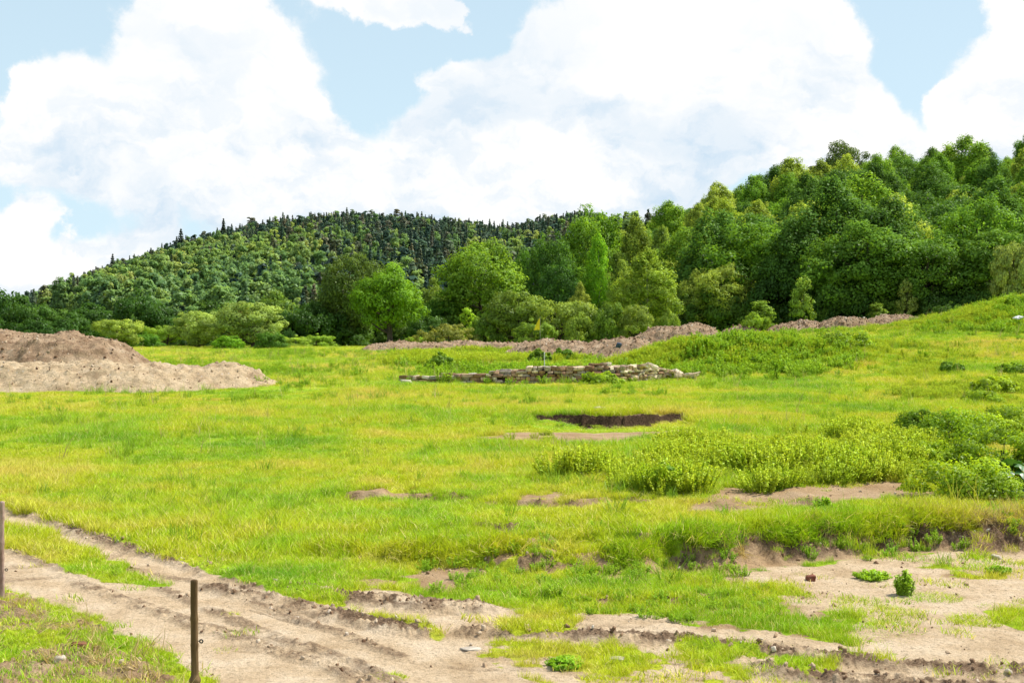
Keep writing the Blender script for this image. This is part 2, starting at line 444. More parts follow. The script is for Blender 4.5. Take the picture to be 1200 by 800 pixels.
def soil_mat(name, stops, scale=1.2, fine=(.3, 1.15)):
    m, nt = newmat(name); b = NB(nt)
    P = b.pos()
    c = b.ramp(b.noise(P, scale, 6., .7), stops)
    f = b.noise(P, 9., 6., .78)
    c = b.mix(1., c, b.ramp(f, [(.30, (fine[0], fine[0] * .95, fine[0] * .9)), (.46, (.9, .9, .9)), (.7, (fine[1],) * 3)]), 'MULTIPLY')
    st = b.n('ShaderNodeTexVoronoi', {'Vector': P, 'Scale': 3.2})
    c = b.mix(b.mr(st.outputs['Distance'], .06, .14, .65, 0.), c, (.62, .56, .48))
    h = b.math('MULTIPLY', f, .12)
    bump = b.n('ShaderNodeBump', {'Height': h, 'Strength': .9, 'Distance': 1.})
    p = b.n('ShaderNodeBsdfPrincipled', {'Base Color': c, 'Roughness': .95, 'Normal': bump.outputs[0]})
    p.inputs['Specular IOR Level'].default_value = .1
    b.n('ShaderNodeOutputMaterial', {0: p.outputs[0]})
    return m
M['soil_brown'] = soil_mat('brown_spoil', [(.3, (.24, .15, .085)), (.5, (.45, .31, .185)), (.7, (.62, .47, .31))])
M['soil_tan'] = soil_mat('tan_spoil', [(.3, (.44, .30, .17)), (.5, (.66, .50, .30)), (.7, (.78, .62, .40))], fine=(.5, 1.12))
M['soil_grey'] = soil_mat('grey_brown_spoil', [(.3, (.20, .14, .10)), (.5, (.36, .27, .19)), (.7, (.50, .40, .30))])

def simple_mat(name, col, col2=None, scale=20., rough=.8, bump=.0, spec=.3, vec='obj', stretch=(1, 1, 1)):
    m, nt = newmat(name); b = NB(nt)
    tc = b.n('ShaderNodeTexCoord').outputs['Object']
    mp = b.n('ShaderNodeMapping', {'Vector': tc, 'Scale': stretch}).outputs[0]
    n = b.noise(mp, scale, 5., .65)
    c = b.mix(b.mr(n, .35, .65), col, col2 or col)
    p = b.n('ShaderNodeBsdfPrincipled', {'Base Color': c, 'Roughness': rough})
    p.inputs['Specular IOR Level'].default_value = spec
    if bump:
        bp = b.n('ShaderNodeBump', {'Height': n, 'Strength': bump, 'Distance': .02}); nt.links.new(bp.outputs[0], p.inputs['Normal'])
    b.n('ShaderNodeOutputMaterial', {0: p.outputs[0]})
    return m
M['bark'] = simple_mat('bark', (.05, .04, .03), (.12, .095, .07), 3., .95, .6, .1, stretch=(1, 1, .25))
M['bark_pale'] = simple_mat('pale_bark', (.20, .19, .16), (.42, .40, .36), 2., .9, .4, .1)
M['post'] = simple_mat('weathered_post_wood', (.115, .07, .032), (.26, .17, .08), 14., .85, .8, .2, stretch=(1, 1, .12))
M['post_pale'] = simple_mat('pink_grey_post_wood', (.30, .19, .14), (.55, .40, .32), 10., .85, .8, .2, stretch=(1, 1, .3))
M['plastic'] = simple_mat('black_plastic', (.012, .012, .014), (.03, .025, .03), 20., .35, 0, .5)
M['yellow'] = simple_mat('yellow_cloth', (.85, .62, .02), (.95, .74, .03), 4., .8)
M['whitepaint'] = simple_mat('white_paint', (.75, .75, .72), (.62, .62, .6), 9., .6)
M['pale_stone'] = simple_mat('pale_stone', (.42, .35, .26), (.62, .55, .44), 6., .85, .5, .2)
M['redstone'] = simple_mat('red_brown_stone', (.16, .06, .035), (.30, .13, .08), 12., .9, .6, .1)
M['bluebin'] = simple_mat('dark_blue_plastic', (.03, .05, .09), (.09, .12, .18), 8., .6, .2)

def stone_mat():
    m, nt = newmat('wall_stone'); b = NB(nt)
    t = b.attr('tint')
    c = b.ramp(t, [(.0, (.16, .09, .05)), (.2, (.44, .30, .18)), (.38, (.30, .27, .23)), (.52, (.44, .40, .34)), (.66, (.26, .14, .08)), (.8, (.60, .48, .31)), (1., (.78, .70, .56))])
    P = b.pos()
    f = b.noise(P, 7., 6., .7)
    c = b.mix(1., c, b.ramp(f, [(.3, (.62, .56, .50)), (.6, (1.35, 1.26, 1.12)), (.75, (1.3, 1.28, 1.2))]), 'MULTIPLY')
    bp = b.n('ShaderNodeBump', {'Height': f, 'Strength': .8, 'Distance': .06})
    p = b.n('ShaderNodeBsdfPrincipled', {'Base Color': c, 'Roughness': .9, 'Normal': bp.outputs[0]})
    p.inputs['Specular IOR Level'].default_value = .2
    b.n('ShaderNodeOutputMaterial', {0: p.outputs[0]})
    return m
M['stone'] = stone_mat()
M['dark_earth'] = simple_mat('dark_earth', (.03, .02, .012), (.09, .06, .035), 6., .95, .8, .1)

# ------------------------------------------------------------------ ground sheet
def build_ground():
    fine = np.radians(np.linspace(-26, 26, 900))
    coarse = np.radians(np.linspace(26, 334, 90)[1:-1])
    th = np.concatenate([fine, coarse])
    r = np.concatenate([np.geomspace(.6, 5, 14)[:-1], np.geomspace(5, 26, 600)[:-1], np.geomspace(26, 112, 430)[:-1], np.geomspace(112, 1500, 140)[:-1], np.geomspace(1500, 6000, 12)])
    R, T = np.meshgrid(r, th, indexing='ij')
    X = (R * np.sin(T)).ravel(); Y = (R * np.cos(T)).ravel()
    Ms = masks(X, Y)
    Z = z_ground(X, Y, Ms)
    nr, nt_ = R.shape
    V = np.stack([X, Y, Z], 1)
    V = np.vstack([V, [[0, 0, 0]]])
    i = np.arange(nr - 1)[:, None] * nt_; j = np.arange(nt_)[None, :]; j2 = (j + 1) % nt_
    Q = np.stack([(i + j), (i + j2), (i + nt_ + j2), (i + nt_ + j)], -1).reshape(-1, 4)
    Q = Q[:, ::-1]
    c = len(V) - 1
    jj = np.arange(nt_)
    Tn = np.stack([np.full(nt_, c), (jj + 1) % nt_, jj], 1)
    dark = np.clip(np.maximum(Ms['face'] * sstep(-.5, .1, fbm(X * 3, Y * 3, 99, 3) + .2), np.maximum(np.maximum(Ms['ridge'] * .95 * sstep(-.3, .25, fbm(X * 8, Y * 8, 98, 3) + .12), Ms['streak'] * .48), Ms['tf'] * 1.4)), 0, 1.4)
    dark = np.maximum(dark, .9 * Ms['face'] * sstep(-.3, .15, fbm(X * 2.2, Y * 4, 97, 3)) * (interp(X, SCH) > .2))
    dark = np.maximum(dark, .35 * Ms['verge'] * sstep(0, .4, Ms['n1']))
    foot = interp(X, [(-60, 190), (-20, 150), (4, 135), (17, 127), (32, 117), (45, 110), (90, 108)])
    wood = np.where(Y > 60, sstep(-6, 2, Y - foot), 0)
    sand = np.clip(Ms['road'] + Ms['near'], 0, 1)
    e = np.append
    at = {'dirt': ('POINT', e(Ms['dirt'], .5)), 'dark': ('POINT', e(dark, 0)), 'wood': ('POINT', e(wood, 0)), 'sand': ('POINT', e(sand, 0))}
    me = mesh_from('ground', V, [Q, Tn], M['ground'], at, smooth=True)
    o = link('ground', me)
    tag(o, 'grassy meadow and bare sandy soil cut by a rutted dirt track', 'ground', kind='structure')
build_ground()

# ------------------------------------------------------------------ foliage geometry
def cards(P, N, size, rng, aspect=1.5, tint=None, droop=0.):
    """leaf shaped rhombic cards; P points, N facing"""
    n = len(P)
    N = N / (np.linalg.norm(N, axis=1, keepdims=True) + 1e-9)
    a = rng.normal(size=(n, 3)); a[:, 2] -= droop
    T = a - (a * N).sum(1, keepdims=True) * N
    T /= np.linalg.norm(T, axis=1, keepdims=True) + 1e-9
    B = np.cross(N, T)
    s = (np.asarray(size) * (.6 + .8 * rng.random(n)))[:, None] if np.ndim(size) == 0 else (size * (.6 + .8 * rng.random(n)))[:, None]
    L = T * s * .5 * aspect ** .5; W = B * s * .5 / aspect ** .5
    bend = N * s * .14
    V = np.stack([P - L, P + W * 1.0 + bend - L * .1, P + L, P - W * 1.0 + bend - L * .1], 1).reshape(-1, 3)
    Q = np.arange(4 * n).reshape(-1, 4)
    if tint is None: tint = rng.random(n)
    return V, Q, tint

def merge(parts):
    Vs, Fs, Ts, off = [], {}, [], 0
    tk = {}
    for V, Q, t in parts:
        Vs.append(V); k = Q.shape[1]
        Fs.setdefault(k, []).append(Q + off); tk.setdefault(k, []).append(t)
        off += len(V)
    ks = list(Fs)
    return np.vstack(Vs), [np.vstack(Fs[k]) for k in ks], np.concatenate([np.concatenate(tk[k]) for k in ks])

def tube(path, rad, seg=6):
    path = np.asarray(path, float); n = len(path); rad = np.asarray(rad, float)
    d = np.gradient(path, axis=0); d /= np.linalg.norm(d, axis=1, keepdims=True) + 1e-9
    ref = np.array([0, 1., 0]) if abs(d[0][2]) > .9 else np.array([0, 0, 1.])
    a = np.cross(d, ref); a /= np.linalg.norm(a, axis=1, keepdims=True) + 1e-9
    c = np.cross(d, a)
    t = np.linspace(0, 2 * np.pi, seg, endpoint=False)
    V = (path[:, None] + rad[:, None, None] * (np.cos(t)[None, :, None] * a[:, None] + np.sin(t)[None, :, None] * c[:, None])).reshape(-1, 3)
    i = np.arange(n - 1)[:, None] * seg; j = np.arange(seg)[None]; j2 = (j + 1) % seg
    Q = np.stack([i + j, i + j2, i + seg + j2, i + seg + j], -1).reshape(-1, 4)
    return V, Q, np.zeros(len(Q))

def unit(rng, n):
    v = rng.normal(size=(n, 3)); return v / np.linalg.norm(v, axis=1, keepdims=True)

ENV = {
    'round': lambda t: np.sqrt(np.clip(1 - (2 * t - 1) ** 2, 0, 1)) ** .8,
    'oval': lambda t: np.clip(np.sin(np.pi * np.clip(t, 0, 1) ** .75), 0, 1) ** .7,
    'tall': lambda t: np.clip(np.sin(np.pi * np.clip(t * .9 + .08, 0, 1) ** .7), 0, 1) ** .75,
    'dome': lambda t: np.sqrt(np.clip(1 - t ** 2.2, 0, 1)),
    'vase': lambda t: np.clip(.45 + .9 * t, 0, 1) * np.sqrt(np.clip(1 - t ** 4, 0, 1)),
}
def broadleaf(seed, H, R, base, env, nclump, cr, leaf, nleaf, trunk_r=.22, hollow=.55, lean=.0, flat=.75, limbs=14, bark='bark', open_=1.):
    """returns (crown mesh, trunk mesh) standing on z=0"""
    rng = np.random.default_rng(seed)
    e = ENV[env]
    t = rng.random(nclump * 3)
    keep = rng.random(nclump * 3) < (.25 + .75 * e(t))
    t = t[keep][:nclump]; n = len(t)
    ph = rng.random(n) * 2 * np.pi
    stick = np.where(rng.random(n) < .14, 1.16, 1.)
    rr = stick * R * e(t) * (hollow + (1 - hollow) * rng.random(n) ** .5) * (.82 + .3 * rng.random(n))
    lob = 1 + .16 * np.sin(ph * 2 + seed) + .12 * np.sin(ph * 3 + t * 5 + seed * 2)
    C = np.stack([rr * lob * np.cos(ph), rr * lob * np.sin(ph), base + (H - base) * (.06 + .88 * t)], 1)
    C[:, 2] += rng.normal(size=n) * cr * .3
    crs = cr * (.45 + .85 * rng.random(n) ** 1.3) * (.7 + .3 * e(t))
    parts = []
    per = np.maximum(8, (nleaf / n * (crs / cr) ** 2)).astype(int)
    idx = np.repeat(np.arange(n), per)
    D = unit(rng, len(idx)); D[:, 2] = D[:, 2] * .9 + .18
    rad = crs[idx] * (.55 + .5 * rng.random(len(idx)) ** .6)
    lump = 1 + .25 * np.sin(D[:, 0] * 5 + idx) * np.cos(D[:, 1] * 5 + idx * 2)
    P = C[idx] + D * (rad * lump)[:, None] * np.array([1, 1, flat])
    out = C[idx] - np.array([0, 0, base + (H - base) * .45]); out /= np.linalg.norm(out, axis=1, keepdims=True) + 1e-6
    N = D * .8 + out * .25 + np.array([0, 0, .55]) + rng.normal(size=P.shape) * .55
    ct = rng.random(n)[idx] * .55 + rng.random(len(idx)) * .45
    P[:, 2] = np.maximum(P[:, 2], .12)
    parts.append(cards(P, N, leaf, rng, 1.4, ct))
    V, Fs, T = merge(parts)
    fn = D * .75 + out * .55 + np.array([0, 0, .25]); fn /= np.linalg.norm(fn, axis=1, keepdims=True)
    crown = mesh_from('crown', V, Fs, M['leaf'], {'tint': ('FACE', T), 'fn': ('FACE', fn)})
    tp = []
    top = base + (H - base) * .78
    k = 7
    zz = np.linspace(-.15, top, k)
    wob = np.cumsum(rng.normal(size=(k, 2)) * R * .03, 0); wob[0] = 0
    path = np.column_stack([wob, zz])
    rd = trunk_r * np.linspace(1, .22, k); rd[0] *= 1.35
    tp.append(tube(path, rd, 8))
    pick = rng.permutation(n)[:limbs]
    for i in pick:
        c = C[i]
        h0 = np.clip(c[2] - R * (.35 + .4 * rng.random()), base * .7 + .1, top * .95)
        p0 = np.array([np.interp(h0, zz, path[:, 0]), np.interp(h0, zz, path[:, 1]), h0])
        mid = (p0 + c) / 2 + np.array([0, 0, -.08 * R]) + rng.normal(size=3) * .04 * R
        r0 = np.interp(h0, zz, rd) * .5
        tp.append(tube([p0, mid, c], [r0, r0 * .6, r0 * .2], 5))
    V, Fs, T = merge(tp)
    trunk = mesh_from('trunk', V, Fs, M[bark], smooth=True)
    return crown, trunk

def conifer(seed, H, R, base, leaf, nleaf, kind='spruce'):
    rng = np.random.default_rng(seed)
    parts = []
    if kind == 'spruce':
        lv = int(16)
        zs = base + (H - base) * np.linspace(0, .97, lv)
        P, N, T = [], [], []
        per = max(3, nleaf // (lv * 7))
        for i, z in enumerate(zs):
            t = (z - base) / (H - base)
            rr = R * (1 - t) ** .85 * (.8 + .35 * rng.random()) + .08
            nb = 9 if t < .7 else 6
            a0 = rng.random() * 6.28
            for b_ in range(nb):
                a = a0 + b_ / nb * 6.28 + rng.normal() * .2
                L = rr * (.75 + .4 * rng.random())
                m = max(2, int(per * (.4 + .8 * (1 - t))))
                s = rng.random(m) ** .7
                x = np.cos(a) * L * s; y = np.sin(a) * L * s
                zz = z - .28 * L * s + .12 * L * s * s + rng.normal(size=m) * .06 * R
                x = x + rng.normal(size=m) * .09 * R * (1 - t * .7); y = y + rng.normal(size=m) * .09 * R * (1 - t * .7)
                P.append(np.stack([x, y, zz], 1))
                N.append(np.tile([np.cos(a) * .5, np.sin(a) * .5, .9], (m, 1)) + rng.normal(size=(m, 3)) * .4)
                T.append(np.full(m, rng.random() * .5) + rng.random(m) * .5)
        P = np.vstack(P); N = np.vstack(N); T = np.concatenate(T)
        sz = leaf * (.6 + .5 * (1 - (P[:, 2] - base) / (H - base)))
        parts.append(cards(P, N, sz, rng, 1.8, T, droop=.6))
        tipn = 14
        tip = np.column_stack([rng.normal(size=(tipn, 2)) * .05 * R, H - rng.random(tipn) * .1 * H])
        parts.append(cards(tip, unit(rng, tipn), leaf * .45, rng, 2.2, rng.random(tipn), droop=2))
    else:
        n = 26
        t = rng.random(n)
        ph = rng.random(n) * 6.28
        rr = R * np.sqrt(np.clip(1 - (t * .95) ** 2, 0, 1)) * rng.random(n) ** .5
        C = np.stack([rr * np.cos(ph), rr * np.sin(ph), base + (H - base) * (.05 + .9 * t)], 1)
        idx = np.repeat(np.arange(n), nleaf // n)
        D = unit(rng, len(idx)); D[:, 2] = abs(D[:, 2]) * .8 - .1
        P = C[idx] + D * R * .36 * np.array([1, 1, .55]) * (.5 + .6 * rng.random((len(idx), 1)))
        N = D + np.array([0, 0, .6]) + rng.normal(size=P.shape) * .5
        parts.append(cards(P, N, leaf, rng, 1.5, rng.random(n)[idx] * .6 + rng.random(len(idx)) * .4))
    V, Fs, T = merge(parts)
    cen = V.reshape(-1, 4, 3).mean(1)
    fn = np.column_stack([cen[:, 0], cen[:, 1], np.full(len(cen), R * .5)]) + rng.normal(size=cen.shape) * R * .25
    fn /= np.linalg.norm(fn, axis=1, keepdims=True)
    crown = mesh_from('crown', V, Fs, M['needle'], {'tint': ('FACE', T), 'fn': ('FACE', fn)})
    V, Q, T = tube([[0, 0, -.2], [0.03, 0, H * .5], [0, 0, H * .95]], [H * .014, H * .009, .02], 6)
    trunk = mesh_from('trunk', V, Q, M['bark'], smooth=True)
    return crown, trunk

# species library: unit meshes with height H and radius R, scaled when planted
LIB = {}
def lib(key, n, fn, H, R):
    LIB[key] = [(fn(100 * len(LIB) + 10 * k + 3, k), H, R) for k in range(n)]
lib('maple', 2, lambda s, k: broadleaf(s, 8., 3.4, 1.9, 'oval', 105, 1.0, .17, 34000, .36, .5), 8.4, 4.0)
lib('oak', 3, lambda s, k: broadleaf(s, 12., 4.6, 1.6, 'round', 190, 1.15, .23, 36000, .3, .5), 12.6, 5.5)
lib('tall', 3, lambda s, k: broadleaf(s, 15., 4.0, 1.5, 'tall', 210, 1.0, .22, 38000, .25, .5, flat=1.1), 15.6, 4.9)
lib('birch', 3, lambda s, k: broadleaf(s, 13., 2.9, 1.8, 'tall', 190, .70, .18, 30000, .15, .35, flat=1.1, bark='bark_pale'), 13.5, 3.5)
lib('willow', 3, lambda s, k: broadleaf(s, 5., 2.8, .5, 'round', 80, .72, .15, 24000, .2, .45, limbs=24), 5.3, 3.3)
lib('shrub', 3, lambda s, k: broadleaf(s, 3., 2.4, 0., 'dome', 70, .62, .15, 17000, .08, .55, limbs=20), 3.3, 2.8)
lib('olive', 1, lambda s, k: broadleaf(s, 2.6, 3.2, 0., 'dome', 150, .36, .09, 26000, .06, .6, limbs=40), 2.8, 3.5)
lib('sapling', 2, lambda s, k: broadleaf(s, 4.5, 1.1, .3, 'tall', 46, .40, .15, 5000, .06, .3, limbs=20), 4.8, 1.4)
lib('spruce', 3, lambda s, k: conifer(s, 16., 3.0, 1.0, .75, 4200), 16., 3.0)
lib('pine', 2, lambda s, k: conifer(s, 15., 3.2, 6.0, .62, 2600, 'pine'), 15.4, 3.6)

NAMES = {'maple': 'maple_tree', 'oak': 'broadleaf_tree', 'tall': 'broadleaf_tree', 'birch': 'birch_tree', 'willow': 'willow_tree', 'shrub': 'shrub', 'olive': 'shrub', 'sapling': 'sapling', 'spruce': 'spruce_tree', 'pine': 'pine_tree'}
CATS = {'shrub': 'shrub', 'olive': 'shrub', 'sapling': 'sapling'}
TREES = []
def plant(kind, u, y, vtop, wpx, col, label, group=None, k=None, rz=None, x=None, hgt=None, sink=0.):
    if k is None: k = random.randrange(len(LIB[kind]))
    (cr, tr), H, R = LIB[kind][k % len(LIB[kind])]
    if x is None: x = (u - 600) / F * y
    zg = zg1(x, y) - sink
    h = hgt if hgt is not None else EYE + (400 - vtop) / F * y - zg
    w = wpx / F * y if wpx else 2 * R * h / H
    sc = (w / (2 * R), w / (2 * R), h / H)
    o = thing(NAMES[kind], (x, y, zg), label, CATS.get(kind, 'tree'), group, rz if rz is not None else random.random() * 6.28, sc)
    c = link('crown', cr, o); c.color = (*col, 1)
    link('trunk', tr, o)
    TREES.append((x, y, w / 2))
    return o

DEEP = (.028, .085, .014); MIDG = (.055, .15, .018); FRESH = (.10, .24, .018); LIME = (.14, .25, .05)
YEL = (.26, .34, .05); SAGE = (.16, .26, .09); OLIVE = (.145, .19, .06); CON = (.075, .125, .11); PINE = (.10, .14, .12); MAPLE = (.085, .20, .016)

# --- trees and shrubs one can tell apart along the field edge (left to right)
plant('oak', 14, 160, 362, 75, (.10, .19, .04), 'mid green round tree at the left frame edge behind the brown heap')
plant('oak', -55, 160, 358, 90, MIDG, 'darker tree just beyond the left frame edge')
plant('willow', 52, 140, 376, 62, LIME, 'low pale green willow right behind the top of the brown earth heap')
plant('shrub', 92, 150, 384, 40, (.13, .22, .05), 'small green shrub between the brown heap and the round yellow green willow')
plant('willow', 140, 108, 370, 56, (.16, .255, .07), 'round yellow green willow standing alone behind the brown earth heap', k=0)
plant('shrub', 172, 112, 388, 44, MIDG, 'dark green shrub just right of the round yellow green willow')
plant('willow', 196, 118, 378, 50, (.13, .24, .045), 'small airy green willow left of the pair of pale willows')
plant('willow', 232, 106, 361, 72, SAGE, 'left one of the two big pale green willows at the field edge', k=1)
plant('willow', 294, 104, 353, 88, (.145, .24, .085), 'right and larger one of the two big pale green willows, with dark limbs', k=2)
plant('sapling', 283, 112, 345, 22, (.10, .13, .035), 'thin brownish green sapling poking above the two pale willows')
plant('shrub', 318, 98, 385, 40, (.05, .13, .02), 'dark leafy shrub under the right edge of the larger pale willow')
plant('shrub', 268, 98, 392, 40, FRESH, 'low fresh green shrub at the foot of the two pale willows')
plant('shrub', 345, 125, 392, 45, (.16, .28, .05), 'low light shrub in the open field edge right of the willows')
plant('shrub', 372, 128, 390, 44, (.13, .25, .04), 'low light shrub left of the pair of big round trees')
plant('oak', 412, 140, 292, 80, (.055, .105, .028), 'big round tree standing behind and left of the dark green maple', k=0)
plant('maple', 456, 110, 308, 88, MAPLE, 'dark green maple with a short black trunk standing alone on the field', k=0)
plant('shrub', 487, 113, 392, 34, (.14, .27, .04), 'small light shrub right of the maple trunk')
plant('olive', 524, 110, 377, 78, OLIVE, 'broad olive brown bush with fine twigs right of the maple')
plant('oak', 566, 150, 278, 112, (.10, .205, .026), 'big fresh green tree behind the broad olive brown bush', k=1)
plant('birch', 508, 165, 322, 44, (.12, .21, .04), 'slender paler tree between the maple and the big fresh green tree')
plant('oak', 520, 150, 345, 60, MIDG, 'darker low tree behind the olive brown bush')
plant('sapling', 548, 116, 352, 26, (.16, .30, .03), 'bright green sapling leaning above the olive brown bush')
plant('shrub', 570, 112, 360, 50, (.09, .18, .035), 'dense green shrub right of the olive brown bush')
plant('willow', 606, 112, 340, 78, (.095, .17, .04), 'wide grey green bushy tree left of the yellow pennant')
plant('willow', 655, 112, 345, 80, (.12, .20, .05), 'wide grey green bushy tree right of the yellow pennant')
plant('shrub', 625, 104, 372, 56, (.10, .19, .035), 'low rounded bush directly behind the yellow pennant')
plant('shrub', 680, 106, 366, 46, (.14, .24, .05), 'light rounded bush right of the yellow pennant')
plant('birch', 679, 122, 326, 30, (.15, .22, .05), 'narrow cone shaped pale tree above the bushes by the pennant')
plant('shrub', 712, 106, 352, 50, (.085, .17, .03), 'dense bush at the foot of the tall light birch')
plant('birch', 760, 112, 284, 78, (.135, .235, .04), 'tall light yellow green birch at the left end of the dark wood', k=1)
plant('birch', 728, 120, 300, 44, (.13, .22, .045), 'slim birch just left of the tall light yellow green birch', k=2)
plant('willow', 745, 104, 357, 50, (.13, .21, .05), 'pale bushy willow at the foot of the tall birch')
plant('shrub', 783, 106, 362, 34, (.12, .21, .04), 'small pale bush right of the foot of the tall birch')
plant('willow', 1192, 96, 272, 62, (.14, .22, .09), 'pale grey green willow at the right frame edge above the grassy mound', k=0)
plant('sapling', 941, 108, 314, 34, (.13, .24, .05), 'light sapling in front of the dark wood above the middle heap')
plant('sapling', 893, 104, 345, 40, (.10, .19, .03), 'low sapling in front of the dark wood near the left heaps')
plant('shrub', 884, 100, 366, 34, (.14, .26, .03), 'small bright shrub behind the far left heap below the wood')
plant('sapling', 1028, 108, 350, 30, (.10, .18, .03), 'short sapling before the dark wood above the far heaps')
plant('sapling', 1062, 110, 318, 26, (.17, .25, .08), 'thin grey green sapling before the darkest part of the wood')
plant('shrub', 1115, 104, 352, 50, (.04, .10, .018), 'dark shrub where the wood meets the right grassy mound')
# taller trees behind, middle of the picture
plant('oak', 645, 165, 268, 66, (.05, .13, .022), 'dark round tree at the left shoulder of the wood')
plant('oak', 695, 178, 236, 92, (.09, .20, .02), 'tall rounded tree whose top rises above the left end of the wood', k=2)
plant('birch', 701, 140, 262, 42, (.12, .29, .02), 'bright green slender tree in front of the left end of the wood', k=0)
plant('oak', 655, 138, 300, 60, (.03, .09, .018), 'darkest round tree at the left end of the wood')
plant('tall', 745, 170, 246, 66, (.10, .17, .03), 'olive green tall tree next to the highest tree of the left end')
plant('tall', 775, 160, 258, 50, (.08, .15, .03), 'slightly darker tall tree behind the light birch')
plant('oak', 620, 185, 285, 50, MIDG, 'half hidden tree between the far hill and the wood')
plant('tall', 725, 150, 290, 50, (.06, .12, .02), 'dark upright tree between the slim birch and the bright slender tree')

# --- the wood on the right slope: every tree an object of its own
def wood():
    rng = np.random.default_rng(5)
    pts = []
    tries = 0
    G1 = 'trees of the dense wood on the right slope'
    while len(pts) < 285 and tries < 60000:
        tries += 1
        y = 112 + 170 * rng.random() ** 1.05
        u = 640 + 760 * rng.random()
        x = (u - 600) / F * y
        foot = interp(x, [(-60, 190), (-20, 150), (4, 135), (17, 124), (32, 114), (45, 108), (90, 106)])
        if y < foot: continue
        if u < 790 and y < 165: continue
        sp = 4.7 + (y - 110) * .022
        if any((x - a) ** 2 + (y - b) ** 2 < sp * sp for a, b in pts): continue
        pts.append((x, y))
    pts.sort(key=lambda p: p[1])
    for x, y in pts:
        u = 600 + F * x / y
        foot = float(interp(x, [(-60, 190), (-20, 150), (4, 135), (17, 124), (32, 114), (45, 108), (90, 106)]))
        front = y - foot < 8
        n = float(fbm(np.array([x / 14.]), np.array([y / 14.]), 7, 2)[0]) + rng.normal() * .15
        j = .85 + .3 * rng.random()
        if (u < 880 and n > -.25 and rng.random() < .75) or rng.random() < .12:
            kind = 'birch' if rng.random() < .6 else 'tall'
            col, nm = ((.155, .24, .055), 'yellow green') if rng.random() < .55 else ((.14, .23, .035), 'light green')
        elif n < -.18:
            kind, col, nm = (('oak', 'tall')[rng.random() < .6], (.04, .10, .022), 'dark green')
        elif n < .12:
            kind, col, nm = (('oak', 'tall')[rng.random() < .5], (.065, .155, .02), 'mid green')
        elif n < .28:
            kind, col, nm = ('tall', (.09, .19, .025), 'fresh green')
        else:
            kind, col, nm = (('tall', 'birch')[rng.random() < .4], (.125, .20, .04), 'light green')
        if front:
            kind = ('oak', 'tall', 'tall')[rng.integers(3)]
            if nm in ('fresh green', 'light green', 'mid green'): col, nm = (.055, .13, .022), 'dark green'
        if y > 235 and rng.random() < .15: kind, col, nm = 'pine', (.06, .09, .045), 'dark green'
        col = tuple(c * j * 1.18 for c in col)
        base = {'oak': 12.5, 'tall': 15., 'birch': 13.5, 'pine': 14.}[kind]
        if front: base *= .82
        base *= float(np.interp(u, [640, 780, 900, 1000, 1250], [.74, .78, .92, .98, .88]))
        hgt = base * (.70 + .48 * rng.random())
        side = 'left half' if u < 960 else 'right half'
        dep = 'front row' if front else ('middle' if y < 190 else 'upper slope')
        what = {'oak': 'round crowned tree', 'tall': 'upright broadleaf tree', 'birch': 'slender birch', 'pine': 'pine'}[kind]
        lab = f'{nm} {what} in the {dep} of the wood, {side}'
        o = plant(kind, 0, y, 0, None, col, lab, lab + ', trees of the dense wood', x=x, hgt=hgt)
        k = .8 + .45 * rng.random(); o.scale = (o.scale[0] * k, o.scale[1] * k * (.85 + .3 * rng.random()), o.scale[2])
wood()
plant('oak', 921, 262, 184, 52, (.05, .10, .03), 'dark round tree sticking out of the wood skyline, left of two')
plant('oak', 988, 262, 163, 66, (.055, .10, .035), 'dark domed tree sticking out highest of the wood skyline, right of two')

# --- spruces and pines along the far skyline: things; the rest of the far wood is one mass
def skyline():
    rng = np.random.default_rng(9)
    for i in range(74):
        u = 85 + 560 * (i + rng.random() * .8) / 74
        y = 985 + 50 * rng.random()
        kind = 'spruce' if rng.random() < .62 else 'pine'
        h = 11 + 9 * rng.random() ** 1.8
        col = tuple(c * (.9 + .5 * rng.random()) + d for c, d in zip((CON if kind == 'spruce' else PINE), (.012, .018, .02)))  # bluish lift added to the colour stands in for distance haze
        lab = 'dark pointed spruce on the far hill skyline' if kind == 'spruce' else 'dark round topped pine on the far hill skyline'
        plant(kind, u, y, 0, None, col, lab, 'conifers along the far skyline ' + kind, hgt=h)
    for (u, y, h) in [(212, 860, 25), (207, 870, 20), (262, 900, 24), (132, 850, 22)]:
        plant('spruce', u, y, 0, None, (.025, .05, .035), {212: 'tallest dark spruce standing out on the far hill left slope', 207: 'spruce beside the tallest spruce on the far hill left slope', 262: 'dark spruce on the far hill halfway to the summit', 132: 'dark spruce low on the left shoulder of the far hill'}[u], hgt=h)
skyline()

